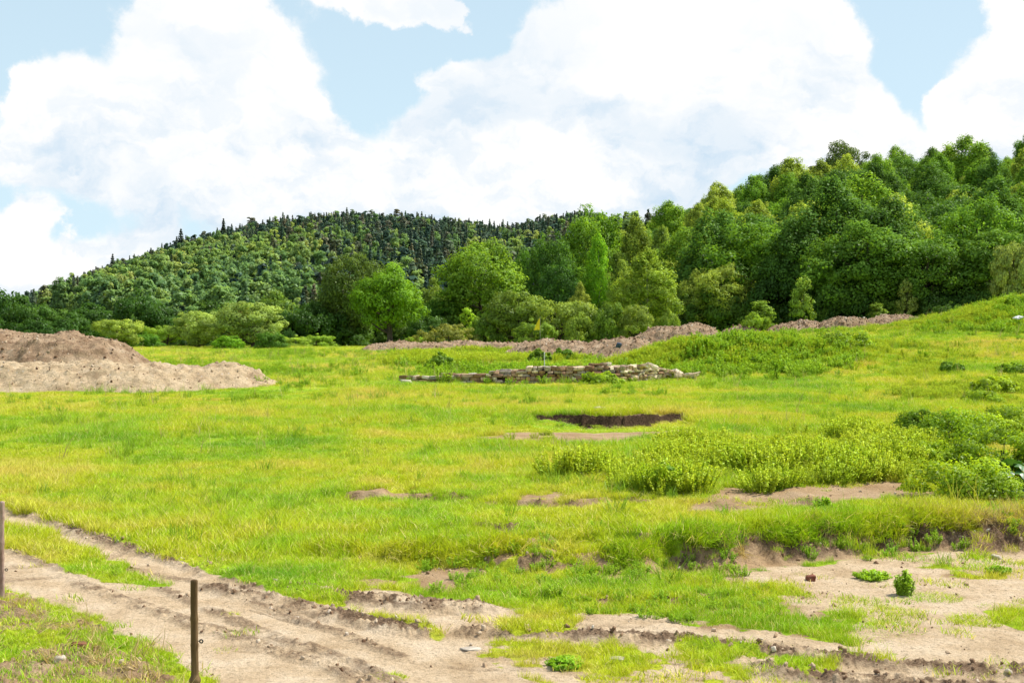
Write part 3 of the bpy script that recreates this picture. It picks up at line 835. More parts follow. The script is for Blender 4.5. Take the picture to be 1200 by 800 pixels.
# ------------------------------------------------------------------ scatter of uncountable things
def scatter(name, pts, rot, scl, idx, coll, label, cat):
    me = bpy.data.meshes.new(name)
    n = len(pts)
    me.vertices.add(n); me.vertices.foreach_set('co', np.asarray(pts, np.float32).ravel())
    a = me.attributes.new('rot', 'FLOAT_VECTOR', 'POINT'); a.data.foreach_set('vector', np.asarray(rot, np.float32).ravel())
    a = me.attributes.new('scl', 'FLOAT_VECTOR', 'POINT'); a.data.foreach_set('vector', np.asarray(scl, np.float32).ravel())
    a = me.attributes.new('idx', 'INT', 'POINT'); a.data.foreach_set('value', np.asarray(idx, np.int32))
    o = link(name, me)
    ng = bpy.data.node_groups.new(name + '_nodes', 'GeometryNodeTree')
    ng.interface.new_socket('Geometry', in_out='INPUT', socket_type='NodeSocketGeometry')
    ng.interface.new_socket('Geometry', in_out='OUTPUT', socket_type='NodeSocketGeometry')
    N = ng.nodes; L = ng.links
    gi = N.new('NodeGroupInput'); go = N.new('NodeGroupOutput')
    ip = N.new('GeometryNodeInstanceOnPoints'); ci = N.new('GeometryNodeCollectionInfo')
    ci.inputs['Collection'].default_value = coll
    ci.inputs['Separate Children'].default_value = True; ci.inputs['Reset Children'].default_value = True
    def na(nm, ty):
        q = N.new('GeometryNodeInputNamedAttribute'); q.data_type = ty; q.inputs['Name'].default_value = nm
        return q.outputs['Attribute']
    L.new(gi.outputs[0], ip.inputs['Points']); L.new(ci.outputs[0], ip.inputs['Instance'])
    ip.inputs['Pick Instance'].default_value = True
    L.new(na('idx', 'INT'), ip.inputs['Instance Index'])
    L.new(na('rot', 'FLOAT_VECTOR'), ip.inputs['Rotation']); L.new(na('scl', 'FLOAT_VECTOR'), ip.inputs['Scale'])
    L.new(ip.outputs[0], go.inputs[0])
    md = o.modifiers.new('scatter', 'NODES'); md.node_group = ng
    tag(o, label, cat, kind='stuff')
    return o
def sources(name, meshes):
    c = bpy.data.collections.new(name)
    for i, me in enumerate(meshes):
        o = bpy.data.objects.new(f'{name}_{i:02d}', me); c.objects.link(o)
    return c

def with_mat(me, mat):
    m2 = me.copy(); m2.materials.clear(); m2.materials.append(mat); return m2
def joined_tree(seed, kind, mat):
    """crown and trunk in one small mesh, for the far-off wood"""
    rng = np.random.default_rng(seed)
    if kind == 'con':
        cr, tr = conifer(seed, 16., 2.9, 1.2, 1.25, 1300)
    elif kind == 'pine':
        cr, tr = conifer(seed, 15., 3.3, 5.0, 1.1, 900, 'pine')
    else:
        cr, tr = broadleaf(seed, 13., 3.6 if kind == 'round' else 2.6, 1.2, 'round' if kind == 'round' else 'tall', 42, 1.3, .75, 1900, .2, .5, limbs=2)
    cr.materials.clear(); cr.materials.append(mat)
    return cr
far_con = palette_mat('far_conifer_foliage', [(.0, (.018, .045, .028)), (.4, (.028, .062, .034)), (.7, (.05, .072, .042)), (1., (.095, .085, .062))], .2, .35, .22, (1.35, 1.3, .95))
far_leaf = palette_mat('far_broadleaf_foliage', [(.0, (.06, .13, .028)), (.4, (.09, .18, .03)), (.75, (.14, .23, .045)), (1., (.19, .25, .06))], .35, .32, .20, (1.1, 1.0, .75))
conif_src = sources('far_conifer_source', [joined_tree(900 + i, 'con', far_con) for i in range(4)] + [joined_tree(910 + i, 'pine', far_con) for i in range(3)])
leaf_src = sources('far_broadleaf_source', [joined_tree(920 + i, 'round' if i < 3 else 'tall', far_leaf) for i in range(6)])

def far_wood():
    rng = np.random.default_rng(77)
    n = 22000
    y = np.sqrt(rng.random(n) * (1090 ** 2 - 300 ** 2) + 300 ** 2)
    u = -190 + 1150 * rng.random(n)
    x = (u - 600) / F * y
    # thin to a rough spacing with a hash grid
    cell = {}
    keep = []
    for i in range(n):
        s = 4.2 if y[i] < 600 else 5.5
        k = (int(x[i] // s), int(y[i] // s))
        if k in cell: continue
        cell[k] = 1; keep.append(i)
    keep = np.array(keep)
    x, y, u = x[keep], y[keep], u[keep]
    ok = y > 300 + 420 * (1 - sstep(-20, 170, u)); x, y, u = x[ok], y[ok], u[ok]
    z = z_ground(x, y)
    fr = np.clip((y - 330) / 670, 0, 1)
    nz = fbm(x / 70, y / 70, 120, 3)
    pc = sstep(.04, .42, fr + .8 * nz + .25 * sstep(220, 420, u) - .28 * (1 - sstep(60, 330, u)) - .06)
    pc = np.clip(pc * .85 + .06, 0, .92)
    con = rng.random(len(x)) < pc
    for sel, src, nm, lb, k0, hb in ((con, conif_src, 'distant_conifer_wood', 'mass of dark spruces and pines covering the upper far hill', 7, 16.), (~con, leaf_src, 'distant_broadleaf_wood', 'mass of light and mid green broadleaf trees covering the lower far hill', 6, 13.)):
        m = sel.sum()
        h = (7.5 + 10 * rng.random(m) ** 1.3) / hb
        if nm == 'distant_conifer_wood': h = (9.5 + 8 * rng.random(m) ** 2) / hb
        w = h * (.68 + .34 * rng.random(m))
        rot = np.column_stack([np.zeros((m, 2)), rng.random(m) * 6.28])
        idx = rng.integers(0, k0, m)
        if k0 == 7:
            pine = rng.random(m) < .45
            idx = np.where(pine, 4 + rng.integers(0, 3, m), rng.integers(0, 4, m))
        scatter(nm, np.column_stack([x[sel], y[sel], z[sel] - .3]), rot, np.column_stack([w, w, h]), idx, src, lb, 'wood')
far_wood()

# undergrowth at the foot of the wood and the hill
def shrub_mass():
    rng = np.random.default_rng(31)
    src = sources('undergrowth_source', [with_mat(LIB['shrub'][i][0][0], palette_mat(f'undergrowth_foliage_{i}', [(.0, (.025, .07, .012)), (.5, (.04, .10, .018)), (1., (.09, .17, .03))], .35, .4)) for i in range(3)])
    pts = []
    for k in range(420):
        y = 0; u = -60 + 1340 * rng.random()
        if u > 780:
            xf = (u - 600) / F * 118
            foot = float(interp(xf, [(-60, 190), (-20, 150), (4, 135), (17, 127), (32, 117), (45, 112), (90, 110)]))
            y = foot - 3 + 9 * rng.random()
        else:
            y = 135 + 170 * rng.random() * (1 if u > 120 else .12)
        pts.append(((u - 600) / F * y, y))
    pts = np.array(pts)
    z = z_ground(pts[:, 0], pts[:, 1])
    n = len(pts)
    s = .55 + .7 * rng.random(n)
    s = np.where(pts[:, 1] > 150, s * 1.5, s)
    scatter('undergrowth', np.column_stack([pts, z - .1]), np.column_stack([np.zeros((n, 2)), rng.random(n) * 6.28]), np.column_stack([s, s, s * (.8 + .7 * rng.random(n))]), rng.integers(0, 3, n), src, 'dark undergrowth filling the foot of the woods and hedges', 'undergrowth')
shrub_mass()

# ------------------------------------------------------------------ grass
def tuft_mesh(seed, nb, h, rad, w, lean=.5, mat='grass', dry=0.06):
    rng = np.random.default_rng(seed)
    a = rng.random(nb) * 6.28; r = rad * np.sqrt(rng.random(nb))
    B = np.column_stack([r * np.cos(a), r * np.sin(a), np.full(nb, -.02)])
    hh = h * (.45 + .75 * rng.random(nb))
    la = rng.random(nb) * 6.28; ln = hh * lean * (.3 + rng.random(nb))
    Lv = np.column_stack([np.cos(la), np.sin(la), np.zeros(nb)])
    wa = rng.random(nb) * 6.28
    W = np.column_stack([np.cos(wa), np.sin(wa), np.zeros(nb)]) * (w * (.6 + .8 * rng.random(nb)))[:, None] / 2
    mid = B + Lv * (ln * .3)[:, None] + np.column_stack([np.zeros((nb, 2)), hh * .55])
    tip = B + Lv * ln[:, None] + np.column_stack([np.zeros((nb, 2)), hh])
    V = np.stack([B - W, B + W, mid + W * .8, mid - W * .8, tip], 1).reshape(-1, 3)
    o = np.arange(nb)[:, None] * 5
    Q = o + np.array([[0, 1, 2, 3]]); T = o + np.array([[3, 2, 4]])
    t = rng.random(nb) * .85; t[rng.random(nb) < dry] = 1.
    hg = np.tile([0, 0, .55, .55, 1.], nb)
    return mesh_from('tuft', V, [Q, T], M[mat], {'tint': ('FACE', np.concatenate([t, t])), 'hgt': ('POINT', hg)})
def leafy_weed(seed, H, R, nst, leaf, mat, per=16, env=0):
    """a clump of upright stems carrying small leaves"""
    rng = np.random.default_rng(seed)
    P, N, T, parts = [], [], [], []
    for s in range(nst):
        a = rng.random() * 6.28; r = R * math.sqrt(rng.random())
        base = np.array([r * math.cos(a) * .6, r * math.sin(a) * .6, 0])
        h = H * (.55 + .5 * rng.random()) * (1 - .35 * (r / R) ** 2)
        top = np.array([r * math.cos(a) * 1.1, r * math.sin(a) * 1.1, h])
        t = rng.random(per) ** .75
        p = base + (top - base) * t[:, None]
        D = unit(rng, per); D[:, 2] *= .4
        p = p + D * (leaf * .8)
        P.append(p); N.append(D * .6 + np.array([0, 0, 1.]) + rng.normal(size=(per, 3)) * .4)
        T.append(rng.random() * .4 + .6 * t * rng.random(per))
        v, q, tt = tube([base, (base + top) / 2, top], [.006, .005, .003], 3)
        parts.append((v, q, tt + .2))
    P = np.vstack(P); N = np.vstack(N); T = np.concatenate(T)
    parts.append(cards(P, N, leaf, rng, 1.9, T))
    V, Fs, TT = merge(parts)
    cen = np.concatenate([V[f].mean(1) for f in Fs])
    fn = np.column_stack([cen[:, 0], cen[:, 1], np.full(len(cen), R * 1.2)]); fn /= np.linalg.norm(fn, axis=1, keepdims=True)
    return mesh_from('weed', V, Fs, mat if not isinstance(mat, str) else M[mat], {'tint': ('FACE', TT), 'fn': ('FACE', fn)})

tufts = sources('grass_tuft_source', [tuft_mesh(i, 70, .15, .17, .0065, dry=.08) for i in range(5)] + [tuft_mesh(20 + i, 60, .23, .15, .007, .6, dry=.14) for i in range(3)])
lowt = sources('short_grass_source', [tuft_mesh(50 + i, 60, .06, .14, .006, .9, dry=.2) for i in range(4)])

def field_points(rng, n, y0, y1, m=3.):
    y = np.sqrt(rng.random(n) * (y1 ** 2 - y0 ** 2) + y0 ** 2)
    x = (rng.random(n) * 2 - 1) * (y * 650 / F + m)
    return x, y
HEAPS = []   # ellipses to keep clear of grass, filled below
def heap_cover(x, y):
    m = np.zeros(x.shape, bool)
    for (P, w) in HEAPS:
        d, _ = seg_dist(x, y, P); m |= d < w
    return m
HEAP_DEFS = [
    # name px/dist polyline (u, y), half width, height, material, label
    ('back', [(-140, 64), (-20, 62), (70, 61), (88, 60)], 4.0, 1.85, 'soil_brown', 'large reddish brown earth heap at the left edge behind the tan bank'),
    ('front', [(-260, 49), (-60, 48.5), (60, 47.5), (160, 47.5), (226, 49)], 3.5, .88, 'soil_tan', 'long low tan bank of spoil in front of the reddish brown heap'),
    ('mid0', [(455, 94), (520, 92), (600, 90), (650, 88)], 2.4, .75, 'soil_brown', 'low thin far end of the long brown spoil ridge right of the maple'),
    ('mid1', [(640, 78), (690, 76), (735, 74)], 3.0, 1.15, 'soil_brown', 'rough brown spoil heap behind the stone wall, right below the yellow pennant'),
    ('mid2', [(770, 86), (812, 85)], 2.8, 1.6, 'soil_brown', 'reddish brown spoil heap peeking over the weedy mound'),
    ('r1', [(862, 100), (868, 100)], 1.9, .8, 'soil_brown', 'leftmost small earth heap in the row before the dark wood'),
    ('r2', [(918, 100), (945, 100)], 2.1, .85, 'soil_brown', 'second small earth heap in the row before the dark wood'),
    ('r3', [(985, 99), (1000, 99)], 2.3, 1.0, 'soil_brown', 'third earth heap in the row before the dark wood'),
    ('r4', [(1035, 101), (1062, 101)], 2.5, 1.1, 'soil_brown', 'highest earth heap in the row before the dark wood'),
    ('r5', [(1085, 95), (1105, 95)], 1.9, .75, 'soil_tan', 'low pale earth heap at the right end of the row by the grassy mound'),
]
for d in HEAP_DEFS:
    P = [((u - 600) / F * y, y) for u, y in d[1]]
    HEAPS.append((np.array(P), d[2] * .82))

HEAP_PTS = []
def build_heap(P, w, H, mat, label, seed, res=.075, tail=None):
    P = np.array(P)
    lo = P.min(0) - w * 1.15; hi = P.max(0) + w * 1.15
    nx = min(620, int((hi[0] - lo[0]) / res)); ny = min(260, int((hi[1] - lo[1]) / res))
    X, Y = np.meshgrid(np.linspace(lo[0], hi[0], nx), np.linspace(lo[1], hi[1], ny), indexing='ij')
    x = X.ravel(); y = Y.ravel()
    d, p = seg_dist(x + .5 * fbm(x * .5, y * .5, seed, 3), y + .5 * fbm(x * .5, y * .5, seed + 1, 3), P)
    q = d / w
    prof = np.clip(1 - q, 0, 1)
    prof = np.where(prof < .55, prof / .55 * .8, .8 + .2 * sstep(.55, 1., prof))
    big = fbm(x * .38, y * .38, seed + 2, 3)
    h = H * prof * (1 + .32 * big) / 1.0
    rg = 1 - np.abs(fbm(x * 1.3, y * 1.3, seed + 3, 3))
    h = h + (prof > 0) * np.minimum(prof * 3, 1) * (.22 * (rg - .75) + .13 * fbm(x * 2.6, y * 2.6, seed + 4, 3) + .16 * np.abs(fbm(x * 5, y * 5, seed + 5, 3)))
    if tail is not None: h = h * tail(x, y)
    zb = z_ground(x, y)
    z = np.where(q >= 1.0, zb - .12, zb - .06 + h)
    V = np.stack([x, y, z], 1)
    keepv = (q < 1.06).reshape(nx, ny)
    idx = np.arange(nx * ny).reshape(nx, ny)
    k = keepv[:-1, :-1] & keepv[1:, :-1] & keepv[:-1, 1:] & keepv[1:, 1:]
    Q = np.stack([idx[:-1, :-1], idx[1:, :-1], idx[1:, 1:], idx[:-1, 1:]], -1)[k]
    used = np.unique(Q); rem = np.full(nx * ny, -1); rem[used] = np.arange(len(used))
    c = np.array([P[:, 0].mean(), P[:, 1].mean(), 0]); c[2] = zg1(c[0], c[1])
    me = mesh_from('earth_heap', V[used] - c, rem[Q], M[mat], smooth=True)
    o = link('earth_heap', me, loc=c)
    rr = np.random.default_rng(seed); top = (prof > .12) & (q < .95)
    ii = np.nonzero(top)[0]; ii = ii[rr.random(len(ii)) < min(1, 1500 / len(ii))]
    HEAP_PTS.append((V[ii], mat))
    tag(o, label, 'earth heap', 'spoil heaps around the field')
for i, (nm, pl, w, H, mt, lb) in enumerate(HEAP_DEFS):
    P = [((u - 600) / F * y, y) for u, y in pl]
    build_heap(P, w, H, mt, lb, 200 + 11 * i)

def grass():
    rng = np.random.default_rng(3)
    bands = [(6.5, 16, 16000, .95), (16, 26, 30000, 1.0), (26, 45, 56000, 1.1), (45, 75, 60000, 1.4), (75, 125, 44000, 1.9)]
    PT, SC, IX, HH = [], [], [], []
    wallP = G([468, 560, 640, 720, 810], [447, 449, 449.5, 448, 438])
    for (a, b_, n, s) in bands:
        x, y = field_points(rng, n, a, b_)
        Ms = masks(x, y)
        dens = 1 - sstep(.30, .62, Ms['dirt'] + .25 * fbm(x * 2.5, y * 2.5, 130, 3))
        dens *= np.where(Ms['verge'] > .4, .8, 1)
        dens = np.where(Ms['face'] > .3, .55 * sstep(-.2, .2, fbm(x * 1.4, y * 3, 133, 3)) + .10, dens)
        thin = sstep(.05, .5, fbm(x * .45, y * .45, 131, 3))
        ok = (rng.random(n) < dens * (1 - .72 * thin)) & ~heap_cover(x, y) & ~((Ms['tz'] > 0) & (rng.random(n) < .55))
        foot = interp(x, [(-60, 190), (-20, 150), (4, 135), (17, 127), (32, 117), (45, 112), (90, 110)])
        ok &= y < foot - 1
        x, y = x[ok], y[ok]; Ms = {k: v[ok] for k, v in Ms.items()}
        z = z_ground(x, y, Ms)
        lush = sstep(-.4, .5, fbm(x * .22, y * .22, 132, 3)) 
        sc = s * (.6 + .55 * rng.random(len(x)) + .35 * lush)
        ht = (.45 + .30 * rng.random(len(x)) + .45 * lush) * np.where(y < 30, .72, .85)
        dw, _ = seg_dist(x, y, wallP)
        ht *= np.where((dw < 2.5) & (y < 52), .32, 1)
        ht *= np.where(Ms['tz'] > 0, .32, 1)
        ht *= np.where((y > 41) & (y < 50) & (x < -7), .5, 1)
        ht *= np.where((y < 15.2) | (Ms['verge'] > .3), .62, 1)
        HH.append(ht)
        sc *= np.where((y < 15.2) | (Ms['verge'] > .3), .62, 1)
        sc *= np.where(Ms['dirt'] > .15, .7, 1)
        PT.append(np.column_stack([x, y, z])); SC.append(sc)
        IX.append(np.where(rng.random(len(x)) < .25 + .35 * lush, rng.integers(5, 8, len(x)), rng.integers(0, 5, len(x))))
    P = np.vstack(PT); S = np.concatenate(SC); HT = np.concatenate(HH); I = np.concatenate(IX); n = len(P)
    scatter('meadow_grass', P, np.column_stack([rng.normal(size=(n, 2)) * .12, rng.random(n) * 6.28]), np.column_stack([S, S, HT * (.75 + .5 * rng.random(n))]), I, tufts, 'bright yellow green meadow grass over the whole field', 'grass')
    n = 1500
    x = -2.5 + 11 * rng.random(n); y = interp(x, SCARP); t0 = y - scarp_t(x, y)   # lip position
    y = t0 + .10 + .22 * rng.random(n)
    k = (fbm(x * 1.7, y * 0, 160, 3) > .02) | (rng.random(len(x)) < .12); x, y = x[k], y[k]; n = len(x)
    sc_ = .7 + .6 * rng.random(n)
    scatter('hanging_grass', np.column_stack([x, y, z_ground(x, y)]), np.column_stack([.5 + .35 * rng.random(n), rng.normal(size=n) * .2, rng.normal(size=n) * .3]), np.column_stack([sc_, sc_, sc_ * .8]), rng.integers(0, 8, n), tufts, 'grass hanging over the lip of the eroded bank', 'grass')
    # coarse darker tufts and dead stalks standing over the sward
    x, y = field_points(rng, 16000, 13, 90)
    f = fbm(x * .5, y * .5, 150, 4, .6)
    ok = (rng.random(len(x)) < .10 + .5 * sstep(.05, .4, f)) & ~heap_cover(x, y); x, y = x[ok], y[ok]
    Ms = masks(x, y); ok = (Ms['dirt'] < .3) & ~(Ms['tz'] > 0); x, y = x[ok], y[ok]; n = len(x)
    S = (.5 + .7 * rng.random(n)) * (1 + y / 70); hz = (.6 + .8 * rng.random(n)) * (1 + y / 150)
    tm = [tuft_mesh(80 + i, 46, .24, .12, .008, .7, 'coarse', .10) for i in range(4)] + [tuft_mesh(90 + i, 9, .42, .10, .007, .35, 'stalk', 0) for i in range(2)]
    ix = np.where(rng.random(n) < .16, rng.integers(4, 6, n), rng.integers(0, 4, n))
    scatter('coarse_grass', np.column_stack([x, y, z_ground(x, y)]), np.column_stack([rng.normal(size=(n, 2)) * .12, rng.random(n) * 6.28]), np.column_stack([S, S, hz]), ix, sources('coarse_grass_source', tm), 'coarse darker grass tufts and dry stalks dotted over the meadow', 'grass')
    # short creeping grass on bare soil
    x, y = field_points(rng, 26000, 6.5, 24)
    Ms = masks(x, y)
    f = fbm(x * 1.1, y * 1.1, 140, 4, .6)
    dens = sstep(.02, .35, f) * .5
    dens = np.where(Ms['road'] > .5, dens * .04, dens)
    dens = np.where(Ms['verge'] > .4, .6 * sstep(-.3, .2, f), dens)
    dens = np.where((Ms['dirt'] > .3) | (Ms['verge'] > .4), dens, .25)
    ok = (rng.random(len(x)) < dens) & (Ms['face'] < .5)
    x, y = x[ok], y[ok]; n = len(x)
    z = z_ground(x, y)
    S = .7 + .8 * rng.random(n)
    scatter('short_grass', np.column_stack([x, y, z]), np.column_stack([rng.normal(size=(n, 2)) * .1, rng.random(n) * 6.28]), np.column_stack([S, S, S]), rng.integers(0, 4, n), lowt, 'short sparse grass creeping over the bare sandy soil', 'grass')
grass()

# ------------------------------------------------------------------ weeds in masses
wl = sources('light_weed_source', [leafy_weed(300 + i, .50, .30, 34, .021, 'weed_light', 46) for i in range(5)])
wd = sources('dark_weed_source', [leafy_weed(330 + i, .55, .30, 24, .034, 'weed_dark', 36) for i in range(5)])
def weed_area(rng, uv, n, seed, soft=.25, wob=.6, ns=.7):
    P = G([p[0] for p in uv], [p[1] for p in uv]); lo, hi = P.min(0) - 1, P.max(0) + 1
    x = lo[0] + (hi[0] - lo[0]) * rng.random(n); y = lo[1] + (hi[1] - lo[1]) * rng.random(n)
    m = poly_mask(x, y, uv, soft, wob, seed, ns)
    ok = rng.random(n) < m
    return x[ok], y[ok]
W_BELT = [(700, 578), (760, 588), (820, 584), (870, 574), (960, 566), (1040, 562), (1085, 566), (1080, 545), (1060, 520), (1000, 508), (900, 530), (820, 528), (780, 545), (720, 556), (690, 566)]
W_BELT2 = [(560, 520), (640, 510), (700, 525), (800, 520), (860, 530), (860, 540), (700, 550), (600, 545)]
W_MED = MEDIAN
W_GRT = [(845, 690), (880, 688), (925, 705), (930, 722), (890, 732), (830, 728), (690, 720), (650, 705), (700, 690), (780, 694)]
W_RIGHT = [(1090, 470), (1140, 470), (1200, 480), (1260, 480), (1260, 440), (1200, 425), (1100, 425), (1040, 440), (1040, 465)]
W_BEHIND = [(480, 432), (560, 428), (640, 425), (700, 422), (700, 414), (640, 410), (560, 412), (480, 418), (440, 425)]
def weed_masses():
    rng = np.random.default_rng(14)
    X, Y, S = [], [], []
    def add(x, y, s): X.append(x); Y.append(y); S.append(s * (.7 + .6 * rng.random(len(x))))
    x, y = weed_area(rng, W_BELT, 4600, 401, .7, 1.2); kk = fbm(x * .9, y * .9, 416, 3) > -.16; x, y = x[kk], y[kk]; add(x, y, np.full(len(x), 1.0) * (.36 + .72 * sstep(-.4, .4, fbm(x * .9, y * .9, 410, 2))))
    x, y = weed_area(rng, W_BELT2, 350, 402); add(x, y, np.full(len(x), .4))
    x, y = weed_area(rng, W_RIGHT, 6500, 404)
    k = (fbm(x * .35, y * .35, 411, 3) > .02) & ~((y < 37) & (rng.random(len(x)) < .85)); x, y = x[k], y[k]; add(x, y, .35 + .4 * rng.random(len(x)))
    for (u, yc, a, b_, h) in MOUNDS:
        xc = (u - 600) / F * yc; n = 900 if u < 1000 else 1500
        x = xc + a * 1.15 * rng.normal(size=n) * .6; y = yc + b_ * rng.normal(size=n) * .6
        k = fbm(x * .5, y * .5, 412, 3) > -.18; x, y = x[k], y[k]; add(x, y, .5 + .5 * rng.random(len(x)))
    x, y = weed_area(rng, W_BEHIND, 5000, 405, .8, 1.5, .3)
    k = fbm(x * .35, y * .35, 413, 3) > .0; x, y = x[k], y[k]; add(x, y, np.full(len(x), 1.1))
    x = np.concatenate(X); y = np.concatenate(Y); s = np.concatenate(S)
    ok = ~heap_cover(x, y); x, y, s = x[ok], y[ok], s[ok]; n = len(x)
    z = z_ground(x, y)
    scatter('tall_weeds', np.column_stack([x, y, z - .02]), np.column_stack([rng.normal(size=(n, 2)) * .1, rng.random(n) * 6.28]), np.column_stack([s * 1.15, s * 1.15, s]), rng.integers(0, 5, n), wl, 'bright feathery weeds growing in a belt, on the mounds and behind the wall', 'weeds')
    X, Y, S = [], [], []
    x, y = weed_area(rng, W_MED, 260, 403, .1, .15, 2.); add(x, y, np.full(len(x), .20))
    x, y = weed_area(rng, W_GRT, 700, 406, .2, .4, 1.2); add(x, y, np.full(len(x), .20))
    x, y = weed_area(rng, D_SLOPE, 380, 407, .3, .6, 1.); add(x, y, np.full(len(x), .26))
    x, y = weed_area(rng, [(850, 640), (1000, 615), (1250, 590), (1250, 640), (1100, 645), (1000, 650), (900, 655)], 420, 408, .3, .6, 1.); add(x, y, np.full(len(x), .28))
    x, y = field_points(rng, 6000, 14, 80); k = fbm(x * .25, y * .25, 414, 4) > .33 - .2 * rng.random(len(x)) ** 6; add(x[k], y[k], (.2 + .25 * rng.random(k.sum())) * (.8 + y[k] / 90))
    # rank growth on the near side of the spoil ridges and banks
    for (u0, u1, yy, n, s) in ((790, 1000, 60, 420, 1.7), (1120, 1260, 80, 300, 1.7), (470, 740, 57, 260, 1.5), (150, 325, 58, 420, 1.1), (455, 620, 84, 200, .9), (740, 830, 68, 160, 1.2), (300, 400, 88, 160, .9), (860, 1000, 92, 200, 1.0), (1080, 1220, 82, 240, 1.2)):
        uu = (u0 + u1) / 2 + (u1 - u0) * .3 * rng.normal(size=n); y = yy + 3.5 * rng.normal(size=n); add((uu - 600) / F * y, y, s * (.3 + .5 * rng.random(n)))
    x = np.concatenate(X); y = np.concatenate(Y); s = np.concatenate(S)
    Ms = masks(x, y)
    ok = ~heap_cover(x, y) & (Ms['road'] * (1 - Ms['med']) < .4); x, y, s = x[ok], y[ok], s[ok]; n = len(x)
    z = z_ground(x, y)
    scatter('broad_weeds', np.column_stack([x, y, z - .02]), np.column_stack([rng.normal(size=(n, 2)) * .1, rng.random(n) * 6.28]), np.column_stack([s * 1.1, s * 1.1, s]), rng.integers(0, 5, n), wd, 'broad leaved darker weeds scattered over the field and the banks', 'weeds')
    # dead straw hanging on the bank and lying on the verge
    st = sources('straw_source', [tuft_mesh(70 + i, 30, .20, .10, .008, 1.3, 'straw') for i in range(3)])
    n = 480
    x = 2.4 + 6 * rng.random(n); t = -.1 + .5 * rng.random(n)
    y = interp(x, SCARP) + t
    k = fbm(x * 1.3, y * 1.3, 415, 3) > .05; x, y = x[k], y[k]
    x2, y2 = field_points(rng, 700, 7, 13); Ms = masks(x2, y2); k = Ms['verge'] > .4; x2, y2 = x2[k], y2[k]
    x = np.append(x, x2); y = np.append(y, y2); n = len(x); z = z_ground(x, y)
    s = .5 + .5 * rng.random(n)
    scatter('dead_straw', np.column_stack([x, y, z]), np.column_stack([.5 + rng.normal(size=(n, 2)) * .4, rng.random(n) * 6.28]), np.column_stack([s, s, s]), rng.integers(0, 3, n), st, 'dead straw hanging over the eroded bank and on the verge', 'straw')
weed_masses()

# ------------------------------------------------------------------ stones and clods
def stone_verts(rng, sx, sy, sz, rough=.12, k=4, bev=0):
    """rounded block: a cube grid pushed towards a superellipsoid"""
    g = np.linspace(-1, 1, k)
    if bev: g = np.array([-1, -bev, bev, 1])
    vs = {}; V = []; Fc = []
    def vid(p):
        key = tuple(np.round(p, 4))
        if key not in vs: vs[key] = len(V); V.append(p)
        return vs[key]
    for ax in range(3):
        for sgn in (-1, 1):
            for i in range(k - 1):
                for j in range(k - 1):
                    q = []
                    for (a, b_) in ((i, j), (i + 1, j), (i + 1, j + 1), (i, j + 1)):
                        p = [0, 0, 0]; p[ax] = sgn; p[(ax + 1) % 3] = g[a]; p[(ax + 2) % 3] = g[b_]
                        q.append(vid(tuple(p)))
                    Fc.append(q if sgn > 0 else q[::-1])
    V = np.array(V, float)
    e = 14. if not bev else 9.
    nrm = (np.abs(V) ** e).sum(1) ** (1 / e)
    V = V / nrm[:, None]
    V = V * (1 + rng.normal(size=(len(V), 1)) * rough * .30)
    V = V + rng.normal(size=V.shape) * rough * .35
    sk = rng.normal(size=(3, 3)) * .10 + np.eye(3)
    V = (V @ sk) * np.array([sx, sy, sz]) / 2
    return V, np.array(Fc)

